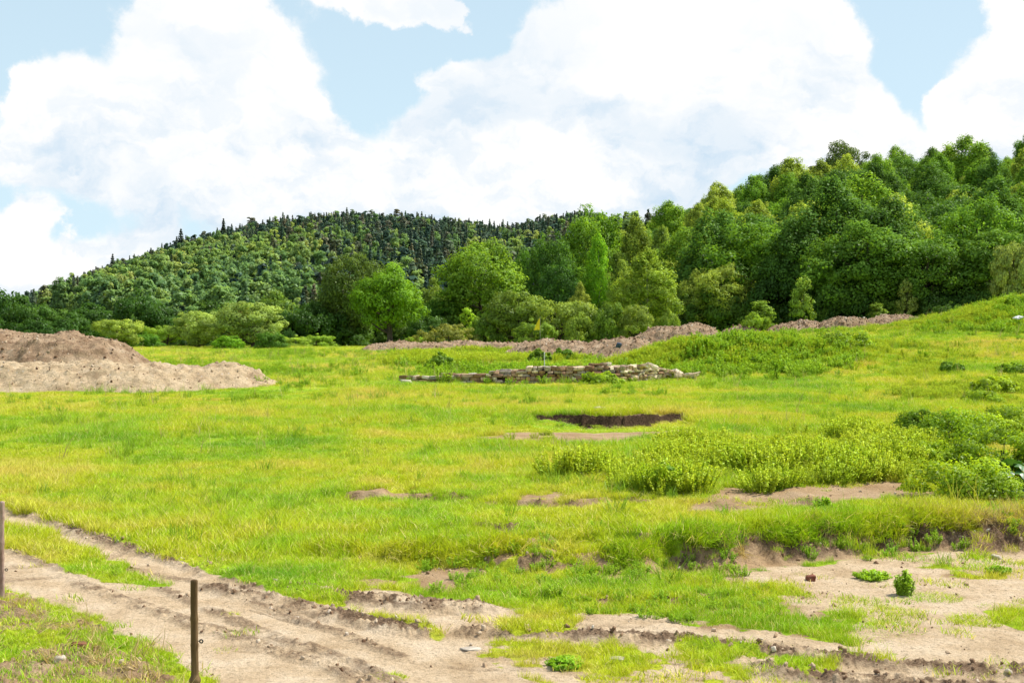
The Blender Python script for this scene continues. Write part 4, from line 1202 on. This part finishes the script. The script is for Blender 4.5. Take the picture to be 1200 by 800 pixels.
def build_wall():
    rng = np.random.default_rng(2)
    us = np.array([468, 500, 560, 640, 720, 780, 812]); vb = np.array([447, 448, 449, 449.5, 448, 441, 434])
    P = G(us, vb); P[:, 1] = np.minimum(P[:, 1], 52.5); P[:, 0] = (us - 600) / F * P[:, 1]
    seglen = np.concatenate([[0], np.cumsum(np.hypot(*np.diff(P, axis=0).T))])
    L = seglen[-1]
    hs = lambda s: float(np.interp(s / L, [0, .08, .25, .45, .62, .8, .92, 1.], [.24, .28, .44, .70, .78, .68, .42, .24]))
    at = lambda s: (float(np.interp(s, seglen, P[:, 0])), float(np.interp(s, seglen, P[:, 1])))
    org = np.array([*at(L / 2), 0.]); org[2] = zg1(org[0], org[1])
    parts = []
    for row in range(2):
        zc = 0.
        while zc < 1.0:
            ch = .11 + .11 * rng.random()
            s = rng.random() * .2
            while s < L:
                ln = .15 + .42 * rng.random() ** 1.7
                if hs(s) - zc > ch * .45:
                    x, y = at(s + ln / 2); x2, y2 = at(s + ln / 2 + .1)
                    ang = math.atan2(y2 - y, x2 - x)
                    loose = s / L > .72
                    cc = ch * (.85 + .25 * rng.random())
                    V, Fc = stone_verts(rng, ln * .97, .34 + .05 * rng.random(), cc * 1.0, .09 if not loose else .20, 4, .84)
                    tilt = rng.normal() * (.03 if not loose else .20)
                    R = Matrix.Rotation(ang + rng.normal() * (.05 if not loose else .3), 3, 'Z') @ Matrix.Rotation(tilt, 3, 'Y') @ Matrix.Rotation(rng.normal() * .05, 3, 'X')
                    V = V @ np.array(R).T
                    gz = zg1(x, y)
                    off = row * .34 + rng.normal() * .03
                    V = V + np.array([x, y + off, gz + zc + ch / 2 - .03]) - org
                    tv = rng.random(); 
                    if loose: tv = .7 + .3 * rng.random() if rng.random() < .75 else tv
                    parts.append((V, Fc, np.full(len(Fc), tv)))
                s += ln
            zc += ch
    V, Fs, T = merge(parts)
    root = thing('stone_wall', org, 'low ruined dry stone wall of tan and grey blocks crossing the meadow', 'wall')
    o = link('stone_blocks', mesh_from('stone_blocks', V, Fs, M['stone'], {'tint': ('FACE', T)}), root)
    # dark rubble and earth fill seen in the joints
    n = 60; Vc = []; 
    for i in range(n):
        s = L * i / (n - 1); x, y = at(s); h = max(.05, hs(s) - .14); z = zg1(x, y)
        for dy, dz in ((-.08, -.1), (-.08, h), (.42, h), (.42, -.1)):
            Vc.append([x - org[0], y + dy - org[1], z + dz - org[2]])
    Vc = np.array(Vc)
    Q = []
    for i in range(n - 1):
        for k in range(4):
            Q.append([i * 4 + k, i * 4 + (k + 1) % 4, i * 4 + 4 + (k + 1) % 4, i * 4 + 4 + k])
    link('rubble_core', mesh_from('rubble_core', Vc, np.array(Q), M['dark_earth']), root)
    # loose blocks lying on top and at the ends
    gl = 'loose blocks lying on and beside the stone wall'
    for (u, v, sz, dz, lb) in [(476, 450, .34, 0, 'pale flat block lying at the left end of the stone wall'),
                               (553, 449, .26, .27, 'pale block lying loose on top of the left part of the wall'),
                               (533, 449, .24, .20, 'small pale block on the low left part of the wall'),
                               (818, 434, .34, 0, 'tan block lying at the right end of the stone wall'),
                               (836, 427, .34, 0, 'pale block in the grass just beyond the right end of the wall')]:
        p = G([u], [v])[0]
        V, Fc = stone_verts(rng, sz * 1.3, sz, sz * .6, .16)
        me = mesh_from('stone_block', V, Fc, M['pale_stone'])
        o = link('stone_block', me, loc=(p[0], p[1] + (.15 if dz else 0), zg1(p[0], p[1]) + dz + sz * .2)); tag(o, lb, 'stone', gl)
build_wall()

def lone_stones():
    rng = np.random.default_rng(8)
    for (u, v, sx, sz, mt, lb) in [
        (950, 680, .11, .085, 'redstone', 'small red brown clod standing alone on the bare sand below the bank'),
        (722, 774, .14, .03, 'pale_stone', 'flat pale stone in the gravelly soil at the bottom of the picture'),
        (552, 762, .15, .02, 'pale_stone', 'pale flat patch of stone at the right edge of the track'),
        (914, 628, .07, .04, 'pale_stone', 'pale stone in the grass on the edge of the bank'),
        (1096, 618, .09, .05, 'pale_stone', 'whitish stone caught in the upper bank edge'),
        (1168, 656, .12, .05, 'pale_stone', 'pale stone at the foot of the bank on the right'),
        (70, 774, .10, .05, 'pale_stone', 'pale stone on the near verge by the bottom left corner'),
        (92, 760, .12, .05, 'redstone', 'brown clod on the near verge in front of the wheel track'),
        (705, 486, .42, .16, 'pale_stone', 'pale stone sitting on the rim of the dark trench'),
    ]:
        p = G([u], [v])[0]
        V, Fc = stone_verts(rng, sx, sx * .8, sz, .22, 5)
        o = link('stone', mesh_from('stone', V, Fc, M[mt], smooth=False), loc=(p[0], p[1], zg1(p[0], p[1]) + sz * .3))
        o.rotation_euler = (0, 0, rng.random() * 3)
        tag(o, lb, 'stone', 'single stones in the field')
    # slab on the right grassy mound and dark blue rubbish in the heap
    V, Fc = stone_verts(rng, .5, .4, .07, .08, 5)
    x, y = (1193 - 600) / F * 77, 77
    o = link('pale_slab', mesh_from('pale_slab', V, Fc, M['whitepaint']), loc=(x, y, EYE + 28 / F * 77)); o.rotation_euler = (.25, -.3, .2)
    tag(o, 'white slab lying tilted on the weedy mound at the right frame edge', 'slab')
    x, y = (725 - 600) / F * 71.6, 71.6
    V, Fc = stone_verts(rng, .26, .2, .30, .3, 5)
    o = link('rubbish_bag', mesh_from('rubbish_bag', V, Fc, M['bluebin'], smooth=True), loc=(x, y, EYE - 4.5 / F * y)); o.rotation_euler = (.1, .3, 0)
    tag(o, 'crumpled dark blue bag half buried in the brown spoil heap', 'rubbish')
lone_stones()

def clods():
    rng = np.random.default_rng(4)
    def cm(name, stops):
        m, nt = newmat(name); b = NB(nt)
        oi = b.n('ShaderNodeObjectInfo'); c = b.ramp(oi.outputs['Random'], stops)
        p = b.n('ShaderNodeBsdfPrincipled', {'Base Color': c, 'Roughness': .95}); p.inputs['Specular IOR Level'].default_value = .1
        b.n('ShaderNodeOutputMaterial', {0: p.outputs[0]}); return m
    cmat = cm('clod_soil', [(0, (.16, .09, .05)), (.5, (.36, .24, .14)), (.85, (.55, .42, .27)), (1, (.72, .62, .48))])
    ms = []
    for i in range(6):
        V, Fc = stone_verts(rng, 1, .85, .6, .25, 4); ms.append(mesh_from('clod', V, Fc, cmat))
    src = sources('clod_source', ms)
    X, Y, S = [], [], []
    x, y = field_points(rng, 60000, 7, 24); Ms = masks(x, y)
    pr = Ms['ridge'] ** 2 * .5 + Ms['face'] * .75 + .10 * Ms['verge'] + .05 * Ms['dirt'] * (1 - Ms['road'] * .85)
    k = rng.random(len(x)) < pr
    x, y = x[k], y[k]; s = .010 + .036 * rng.random(len(x)) ** 3.0
    z = z_ground(x, y)
    X = [x]; Y = [y]; Z = [z]; S = [s]
    for pv, mt in HEAP_PTS:
        X.append(pv[:, 0]); Y.append(pv[:, 1]); Z.append(pv[:, 2]); S.append((.03 + .12 * rng.random(len(pv)) ** 6) * (.7 if mt == 'soil_tan' else 1.))
    x = np.concatenate(X); y = np.concatenate(Y); z = np.concatenate(Z); s = np.concatenate(S); n = len(x)
    scatter('soil_clods', np.column_stack([x, y, z + s * .1]), rng.random((n, 3)) * 3, np.column_stack([s * 1.2, s, s]), rng.integers(0, 6, n), src, 'crumbs and clods of soil along the wheel ruts and the bank', 'soil')
clods()

# ------------------------------------------------------------------ countable weeds, bushes and tufts
def plant_clump(name, u, v, h, r, col, label, kind='leafy', group=None, n=30, leaf=.08, y=None, cat='plant'):
    if y is None:
        p = G([u], [v])[0]
    else:
        p = ((u - 600) / F * y, y)
    seed = int(u * 7 + v)
    o = thing(name, (p[0], p[1], zg1(p[0], p[1]) - .02), label, cat, group)
    if kind == 'leafy':
        me = leafy_weed(seed, h, r, n, leaf, 'weedleaf', 22)
        c = link('leaves', me, o); c.color = (*col, 1)
    elif kind == 'bush':
        rng = np.random.default_rng(seed)
        cr, tr = broadleaf(seed, h, r, 0., 'dome', int(n), r * .28, leaf, int(n * 190), .02, .6, limbs=12)
        cr.materials.clear(); cr.materials.append(M['weedleaf'])
        c = link('leaves', cr, o); c.color = (*col, 1); link('stems', tr, o)
    else:
        me = tuft_mesh(seed, n * 8, h, r, .007, .6 if h > .3 else 1.1)
        c = link('blades', me, o)
    return o
# the dark bushes at the right
BUSH = [(1082, 508, .62, .55, (0.084, 0.173, 0.013), 'dark upright bush at the left top corner of the bush group on the right'),
        (1112, 528, .80, .80, (0.115, 0.228, 0.014), 'bright topped bush in the left part of the bush group on the right'),
        (1098, 548, .50, .55, (0.136, 0.246, 0.016), 'low leafy bush at the near left side of the bush group'),
        (1148, 522, .72, .70, (0.149, 0.264, 0.016), 'tall yellow green bush in the middle of the bush group on the right'),
        (1172, 552, .78, .75, (0.115, 0.218, 0.014), 'dense round bush at the near right of the bush group'),
        (1194, 522, .60, .60, (0.170, 0.282, 0.019), 'light bush in the far right of the bush group'),
        (1134, 584, .52, .78, (0.149, 0.264, 0.016), 'wide low leafy bush in front of the bush group, beside the bare patch'),
        (1185, 498, .55, .75, (0.136, 0.246, 0.016), 'rounded bush behind the bush group at the right edge'),
        (1165, 460, .50, .8, (0.170, 0.282, 0.019), 'small rounded bush in the upper right meadow'),
        (1117, 437, .45, .5, (0.094, 0.200, 0.016), 'little dark bush in the upper right meadow'),
        (1190, 438, .42, .7, (0.115, 0.228, 0.016), 'little bush in the upper right meadow at the frame edge'),
        (1150, 475, .42, .6, (0.136, 0.246, 0.016), 'low bush just above the bush group on the right'),
        (990, 422, .75, 1.2, (0.127, 0.237, 0.016), 'broad leafy bush at the right foot of the weedy mound'),
        (930, 410, .7, 1.0, (0.136, 0.246, 0.016), 'leafy bush on the front of the weedy mound'),
        (845, 418, .7, 1.2, (0.094, 0.191, 0.016), 'dark leafy bush on the weedy mound above the end of the wall'),
        (518, 436, .85, .8, (0.073, 0.155, 0.013), 'dark leafy bush behind the left part of the stone wall'),
        (632, 426, .8, .6, (0.084, 0.173, 0.013), 'dark leafy bush behind the middle of the stone wall'),
        (660, 424, .8, .6, (0.073, 0.163, 0.013), 'dark bush behind the stone wall right of the thin white stake'),
        (705, 451, .42, .8, (0.149, 0.264, 0.016), 'leafy bush growing in front of the stone wall'),
        (775, 580, .48, .32, (0.094, 0.209, 0.011), 'dark tuft at the near edge of the weed belt'),
        ]
for (u, v, h, r, c, lb) in BUSH:
    plant_clump('bush', u, v, h, r, c, lb, 'bush', 'small bushes in the field', n=60, leaf=.042 if v > 470 else .08, cat='bush')
TUFT = [(1060, 697, .28, .10, (.17, .32, .03), 'upright leafy plant alone on the bare sand right of the bank'),
        (1022, 678, .12, .20, (.17, .33, .02), 'low green plant on the sand left of the upright leafy plant'),
        (1052, 716, .06, .22, (.22, .36, .03), 'flat green cushion just below the upright leafy plant'),
        (1095, 700, .07, .28, (.24, .36, .03), 'yellow green cushion right of the upright leafy plant'),
        (1145, 728, .08, .26, (.24, .37, .02), 'largest yellow green cushion on the sand at the right'),
        (1022, 728, .06, .16, (.20, .35, .02), 'small round green cushion in the middle of the sand'),
        (1020, 746, .05, .34, (.26, .36, .03), 'long low yellow green cushion near the rut at the right'),
        (1005, 712, .05, .26, (.30, .36, .05), 'thin yellowish patch plant left of the middle of the sand'),
        (1168, 712, .05, .2, (.2, .3, .03), 'small low plant at the right end of the sand'),
        (1170, 672, .10, .14, (.13, .28, .02), 'small plant at the foot of the bank at the right edge'),
        (270, 721, .05, .07, (.16, .30, .02), 'tiny weed growing in the track right of the wooden post'),
        (662, 780, .10, .16, (.14, .31, .02), 'bright green weed at the bottom edge left of the pale flat stone'),
        (703, 796, .08, .16, (.22, .36, .02), 'yellow green weed at the bottom edge below the pale flat stone'),
        (455, 797, .04, .16, (.22, .34, .03), 'low weed on the track at the bottom edge'),
        (965, 596, .22, .14, (.16, .32, .02), 'small leafy weed on the grass above the bank'),
        ]
for (u, v, h, r, c, lb) in TUFT:
    plant_clump('weed_plant', u, v, h, r, c, lb, 'leafy' if h > .09 else 'blades', 'single weeds on bare soil', n=int(60 + 1300 * r * r), leaf=.022)
for (u, v, lb) in [(1078, 592, 'tall thin reed like grass left of the wide low bush'), (1065, 590, 'short reed like grass stem beside the bare patch'),
                   (1120, 596, 'reed like grass in front of the wide low bush'), (1146, 596, 'reed like grass right of the wide low bush')]:
    plant_clump('tall_grass', u, v, .55, .06, None, lb, 'blades', 'tall grass stems near the bush group', n=2, cat='grass')

def butterbur():
    p = G([1181], [583])[0]
    root = thing('butterbur', (p[0], p[1], zg1(*p)), 'plant with very large dark round leaves at the right frame edge', 'plant')
    rng = np.random.default_rng(6)
    lm, nt = newmat('large_leaf'); b = NB(nt)
    n = b.noise(b.pos(), 9., 4., .6)
    col = b.mix(b.mr(n, .35, .65), (.05, .16, .03), (.12, .28, .05))
    leaf_shader(b, col, .25, .07, rough=.4)
    for k in range(14):
        ang = rng.random() * 6.28; r = .08 + .5 * rng.random(); h = .16 + .34 * rng.random(); s = .13 + .10 * rng.random()
        c = np.array([r * math.cos(ang), r * math.sin(ang) * .8, h])
        m, q = 5, 18
        V = [[0, 0, 0]]
        for i in range(1, m + 1):
            for j in range(q):
                a = 2 * math.pi * j / q
                notch = 1 - .55 * math.exp(-((a - math.pi) / .35) ** 2)
                rr = s * i / m * notch * (1 + .05 * math.sin(a * 7 + k))
                V.append([rr * math.cos(a), rr * math.sin(a), -.35 * rr * rr / s + .02 * math.sin(a * 5 + k) * i / m])
        V = np.array(V)
        T = [[0, 1 + j, 1 + (j + 1) % q] for j in range(q)]
        Q = [[1 + i * q + j, 1 + (i + 1) * q + j, 1 + (i + 1) * q + (j + 1) % q, 1 + i * q + (j + 1) % q] for i in range(m - 1) for j in range(q)]
        R = Matrix.Rotation(ang, 3, 'Z') @ Matrix.Rotation(.25 + .5 * rng.random(), 3, 'Y') @ Matrix.Rotation(rng.normal() * .2, 3, 'X')
        V = V @ np.array(R).T + c
        lf = link('leaf', mesh_from('leaf', V, [np.array(T), np.array(Q)], lm, smooth=True), root)
        v, qq, _ = tube([[c[0] * .3, c[1] * .3, -.02], [c[0] * .7, c[1] * .7, c[2] * .6], c - [0, 0, .004]], [.008, .007, .005], 5)
        link('stalk', mesh_from('stalk', v, qq, lm, smooth=True), lf)
butterbur()

# ------------------------------------------------------------------ posts, pennant, stake
def lathe(prof, seg=14, wob=0., seed=0):
    rng = np.random.default_rng(seed)
    V = []; 
    for (r, z, ox) in prof:
        for j in range(seg):
            a = 2 * math.pi * j / seg
            rr = r * (1 + wob * (math.sin(a * 3 + z * 9 + seed) + rng.normal() * .5))
            V.append([ox + rr * math.cos(a), rr * math.sin(a), z])
    n = len(prof)
    Q = [[i * seg + j, i * seg + (j + 1) % seg, (i + 1) * seg + (j + 1) % seg, (i + 1) * seg + j] for i in range(n - 1) for j in range(seg)]
    return np.array(V), np.array(Q)
def post(u, y, vtop, r, mat, label, ins_v, side, knots, seed):
    x = (u - 600) / F * y; zg = zg1(x, y); top = EYE - (vtop - 400) / F * y - zg
    root = thing('fence_post', (x, y, zg), label, 'post', 'electric fence posts beside the track')
    prof = []
    N = 60
    for i in range(N + 1):
        z = -.25 + (top + .25) * i / N
        kb = sum(h * math.exp(-((z - kz) / .018) ** 2) for kz, h in knots)
        taper = 1.08 - .10 * i / N
        prof.append((r * taper + kb, z, .004 * math.sin(z * 5 + seed)))
    prof.append((r * .86, top + .006, prof[-1][2])); prof.append((r * .3, top + .010, prof[-1][2])); prof.append((.0005, top + .011, prof[-1][2]))
    V, Q = lathe(prof, 16, .035, seed)
    link('stake', mesh_from('stake', V, Q, M[mat], smooth=True), root)
    zi = EYE - (ins_v - 400) / F * y - zg
    # ring insulator on a screw shank, off the right side
    t = np.linspace(0, 2 * np.pi, 20)
    ringp = np.column_stack([.012 * np.cos(t), np.zeros(20), .012 * np.sin(t)]) + [r + .026, -.01, zi]
    v, q, _ = tube(ringp, np.full(20, .0052), 6)
    ring = link('insulator', mesh_from('insulator', v, q, M['plastic'], smooth=True), root)
    v, q, _ = tube([[r * .5, 0, zi], [r + .016, -.006, zi]], [.003, .003], 6)
    link('screw', mesh_from('screw', v, q, M['plastic'], smooth=True), ring)
    return root
post(228, 9.3, 680, .027, 'post', 'dark brown round wooden post at the bottom of the picture with a black ring insulator', 750.5, 1, [(.165, .016), (.14, .008), (.42, .003), (.62, .003)], 1)
post(2, 13.0, 588, .027, 'post_pale', 'pale pinkish wooden post at the left frame edge beside the track', 667, 1, [(.62, .006), (.45, .004), (.25, .005), (.88, .006)], 2)

def pennant():
    y = 74.0; x = (633 - 600) / F * y; z0 = zg1(x, y); ztop = EYE + 29 / F * y
    root = thing('pennant', (x, y, z0), 'small yellow triangular pennant on a thin pole behind the stone wall', 'flag')
    v, q, _ = tube([[0, 0, -.2], [0, 0, ztop - z0]], [.014, .010], 6)
    link('pole', mesh_from('pole', v, q, M['bark_pale'], smooth=True), root)
    h = ztop - z0; n = 8
    V = []
    for i in range(n + 1):
        f = i / n; wd = .46 * f ** .9
        for k in range(4):
            g = k / 3
            V.append([.01 - wd * g * (1 - .15 * f) + .0, .04 * math.sin(g * 4 + f * 3) * f, h - .02 - .76 * f - .03 * g * f])
    Q = [[i * 4 + k, i * 4 + k + 1, (i + 1) * 4 + k + 1, (i + 1) * 4 + k] for i in range(n) for k in range(3)]
    link('cloth', mesh_from('cloth', np.array(V), np.array(Q), M['yellow'], smooth=True), root)
    y = 52.; x = (638 - 600) / F * y; z0 = zg1(x, y)
    o = thing('marker_stake', (x, y, z0), 'thin white marker stake standing behind the middle of the stone wall', 'stake')
    v, q, _ = tube([[0, 0, -.2], [0, 0, EYE - 14 / F * y - z0]], [.022, .018], 6)
    link('shaft', mesh_from('shaft', v, q, M['whitepaint'], smooth=True), o)
    top = EYE - 14 / F * y - z0
    v, q, _ = tube([[0, 0, top - .01], [0, 0, top + .03], [0, 0, top + .035]], [.024, .022, .002], 6)
    link('cap', mesh_from('cap', v, q, M['whitepaint'], smooth=True), o)
pennant()

# ------------------------------------------------------------------ sky, sun, camera
SUN = Vector((.50, .22, .84)).normalized()
def world():
    w = bpy.data.worlds.new('World'); scn.world = w; w.use_nodes = True
    nt = w.node_tree; nt.nodes.clear(); b = NB(nt)
    el = math.asin(SUN.z); az = math.atan2(SUN.x, SUN.y)
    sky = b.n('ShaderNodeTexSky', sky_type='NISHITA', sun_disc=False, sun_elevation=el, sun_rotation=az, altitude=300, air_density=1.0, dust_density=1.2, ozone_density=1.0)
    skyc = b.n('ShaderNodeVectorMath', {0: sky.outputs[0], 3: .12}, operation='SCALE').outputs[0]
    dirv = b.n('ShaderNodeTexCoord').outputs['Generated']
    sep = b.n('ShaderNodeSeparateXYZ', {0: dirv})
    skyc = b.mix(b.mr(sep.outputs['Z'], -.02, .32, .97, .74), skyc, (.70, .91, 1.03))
    skyraw = b.n('ShaderNodeVectorMath', {0: sky.outputs[0], 3: .17}, operation='SCALE').outputs[0]  # unseen sky outside the view, its brightness set apart to tune ambient light
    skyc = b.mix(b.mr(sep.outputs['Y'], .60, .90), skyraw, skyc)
    # cloud banks: soft balls on the sky dome, edges broken up by noise
    n1 = b.noise(dirv, 9., 7., .62, out=1)
    off = b.n('ShaderNodeVectorMath', {0: n1, 1: (.5, .5, .5)}, operation='SUBTRACT').outputs[0]
    off = b.n('ShaderNodeVectorMath', {0: off, 3: .085}, operation='SCALE').outputs[0]
    dv = b.n('ShaderNodeVectorMath', {0: dirv, 1: off}, operation='ADD').outputs[0]
    B = [(250, 70, 95), (180, 40, 60), (230, 10, 80), (330, 95, 75), (210, 120, 90), (380, 150, 55), (300, 170, 100), (80, 110, 62), (40, 105, 40), (95, 160, 80), (20, 165, 60), (180, 190, 90),
         (420, 205, 70), (520, 190, 70), (560, 100, 55), (520, 90, 32), (600, 130, 80), (640, 70, 60), (560, 170, 80), (700, 110, 110), (790, 90, 110), (860, 50, 90), (800, 20, 110), (940, 70, 90), (980, 40, 60), (900, 130, 90), (1000, 110, 50), (760, 200, 80), (820, 190, 60), (860, 170, 60), (740, -40, 90), (700, 0, 45),
         (620, 230, 70), (460, 240, 60), (350, 235, 70), (260, 240, 50), (40, 320, 70), (110, 300, 50), (170, 290, 38), (-20, 290, 60), (30, 250, 36), (70, 256, 22), (0, 345, 60), (200, 300, 30),
         (1160, 100, 60), (1200, 70, 60), (1220, 130, 80), (1240, 30, 70), (1120, 110, 30), (1180, 0, 34), (370, -18, 44), (400, -12, 38), (425, -10, 34), (450, -8, 32), (475, -6, 30), (498, -2, 27), (518, 4, 24), (536, 10, 18), (1150, 165, 60), (1050, 160, 60), (960, 160, 60), (680, 260, 80), (540, 262, 50)]
    tot = None
    for (u, v, r) in B:
        d = Vector(((u - 600) / F, 1, (400 - v) / F)); L = d.length; d.normalize()
        ds = b.n('ShaderNodeVectorMath', {0: dv, 1: tuple(d)}, operation='DISTANCE').outputs['Value']
        m = b.mr(ds, 0., r / F / L * 1.25, 1., 0., 'SMOOTHSTEP')
        tot = m if tot is None else b.math('ADD', tot, m)
    # clouds over the rest of the dome
    gen = b.mr(b.noise(b.n('ShaderNodeMapping', {'Vector': dirv, 'Scale': (1, 1, 2.)}).outputs[0], 2.2, 6., .6), .50, .62)
    front = b.mr(sep.outputs['Y'], .78, .90)
    elsewhere = b.math('MULTIPLY', gen, b.math('SUBTRACT', 1., front))
    fine = b.math('MULTIPLY', b.math('SUBTRACT', b.noise(dirv, 34., 6., .65), .5), .55)
    tt = b.math('ADD', tot, fine)
    mask = b.mr(tt, .18, .56)
    mask = b.math('MAXIMUM', mask, elsewhere)
    # grey-blue shading inside the banks
    sh = b.noise(b.n('ShaderNodeMapping', {'Vector': dv, 'Scale': (1, 1, 2.2)}).outputs[0], 6.5, 5., .55)
    thick = b.mr(tt, .5, 2.2)
    sh2 = b.noise(b.n('ShaderNodeMapping', {'Vector': dv, 'Scale': (1, 1, 1.8)}).outputs[0], 15., 5., .6)
    shx = b.math('ADD', b.math('MULTIPLY', b.mr(sh, .42, .62), .65), b.math('MULTIPLY', b.mr(sh2, .46, .64), .45))
    shade = b.math('MULTIPLY', shx, b.mr(sep.outputs['Z'], .12, .27, 1., .35))
    cl = b.mix(shade, (1.06, 1.05, 1.04), (.64, .79, .93))
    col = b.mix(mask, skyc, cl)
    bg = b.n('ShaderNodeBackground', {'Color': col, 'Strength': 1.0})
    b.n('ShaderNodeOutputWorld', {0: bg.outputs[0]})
    w.cycles.sampling_method = 'MANUAL'; w.cycles.sample_map_resolution = 1024
world()

sl = bpy.data.lights.new('sun', 'SUN'); sl.energy = 5.0; sl.angle = math.radians(.53); sl.color = (1., .955, .87)
so = bpy.data.objects.new('sun', sl); ROOT.objects.link(so); so.rotation_euler = SUN.to_track_quat('Z', 'Y').to_euler(); so.location = (30, 20, 60)
cam = bpy.data.cameras.new('camera'); cam.lens = 36 * F / 1200; cam.sensor_width = 36; cam.clip_start = .1; cam.clip_end = 9000
co = bpy.data.objects.new('camera', cam); ROOT.objects.link(co); co.location = (0, 0, EYE); co.rotation_euler = (math.radians(90), 0, 0)
scn.camera = co
scn.view_settings.view_transform = 'Standard'; scn.view_settings.look = 'None'; scn.view_settings.exposure = 0; scn.view_settings.gamma = 1
scn.cycles.max_bounces = 6; scn.cycles.diffuse_bounces = 3; scn.cycles.transmission_bounces = 3; scn.cycles.glossy_bounces = 2
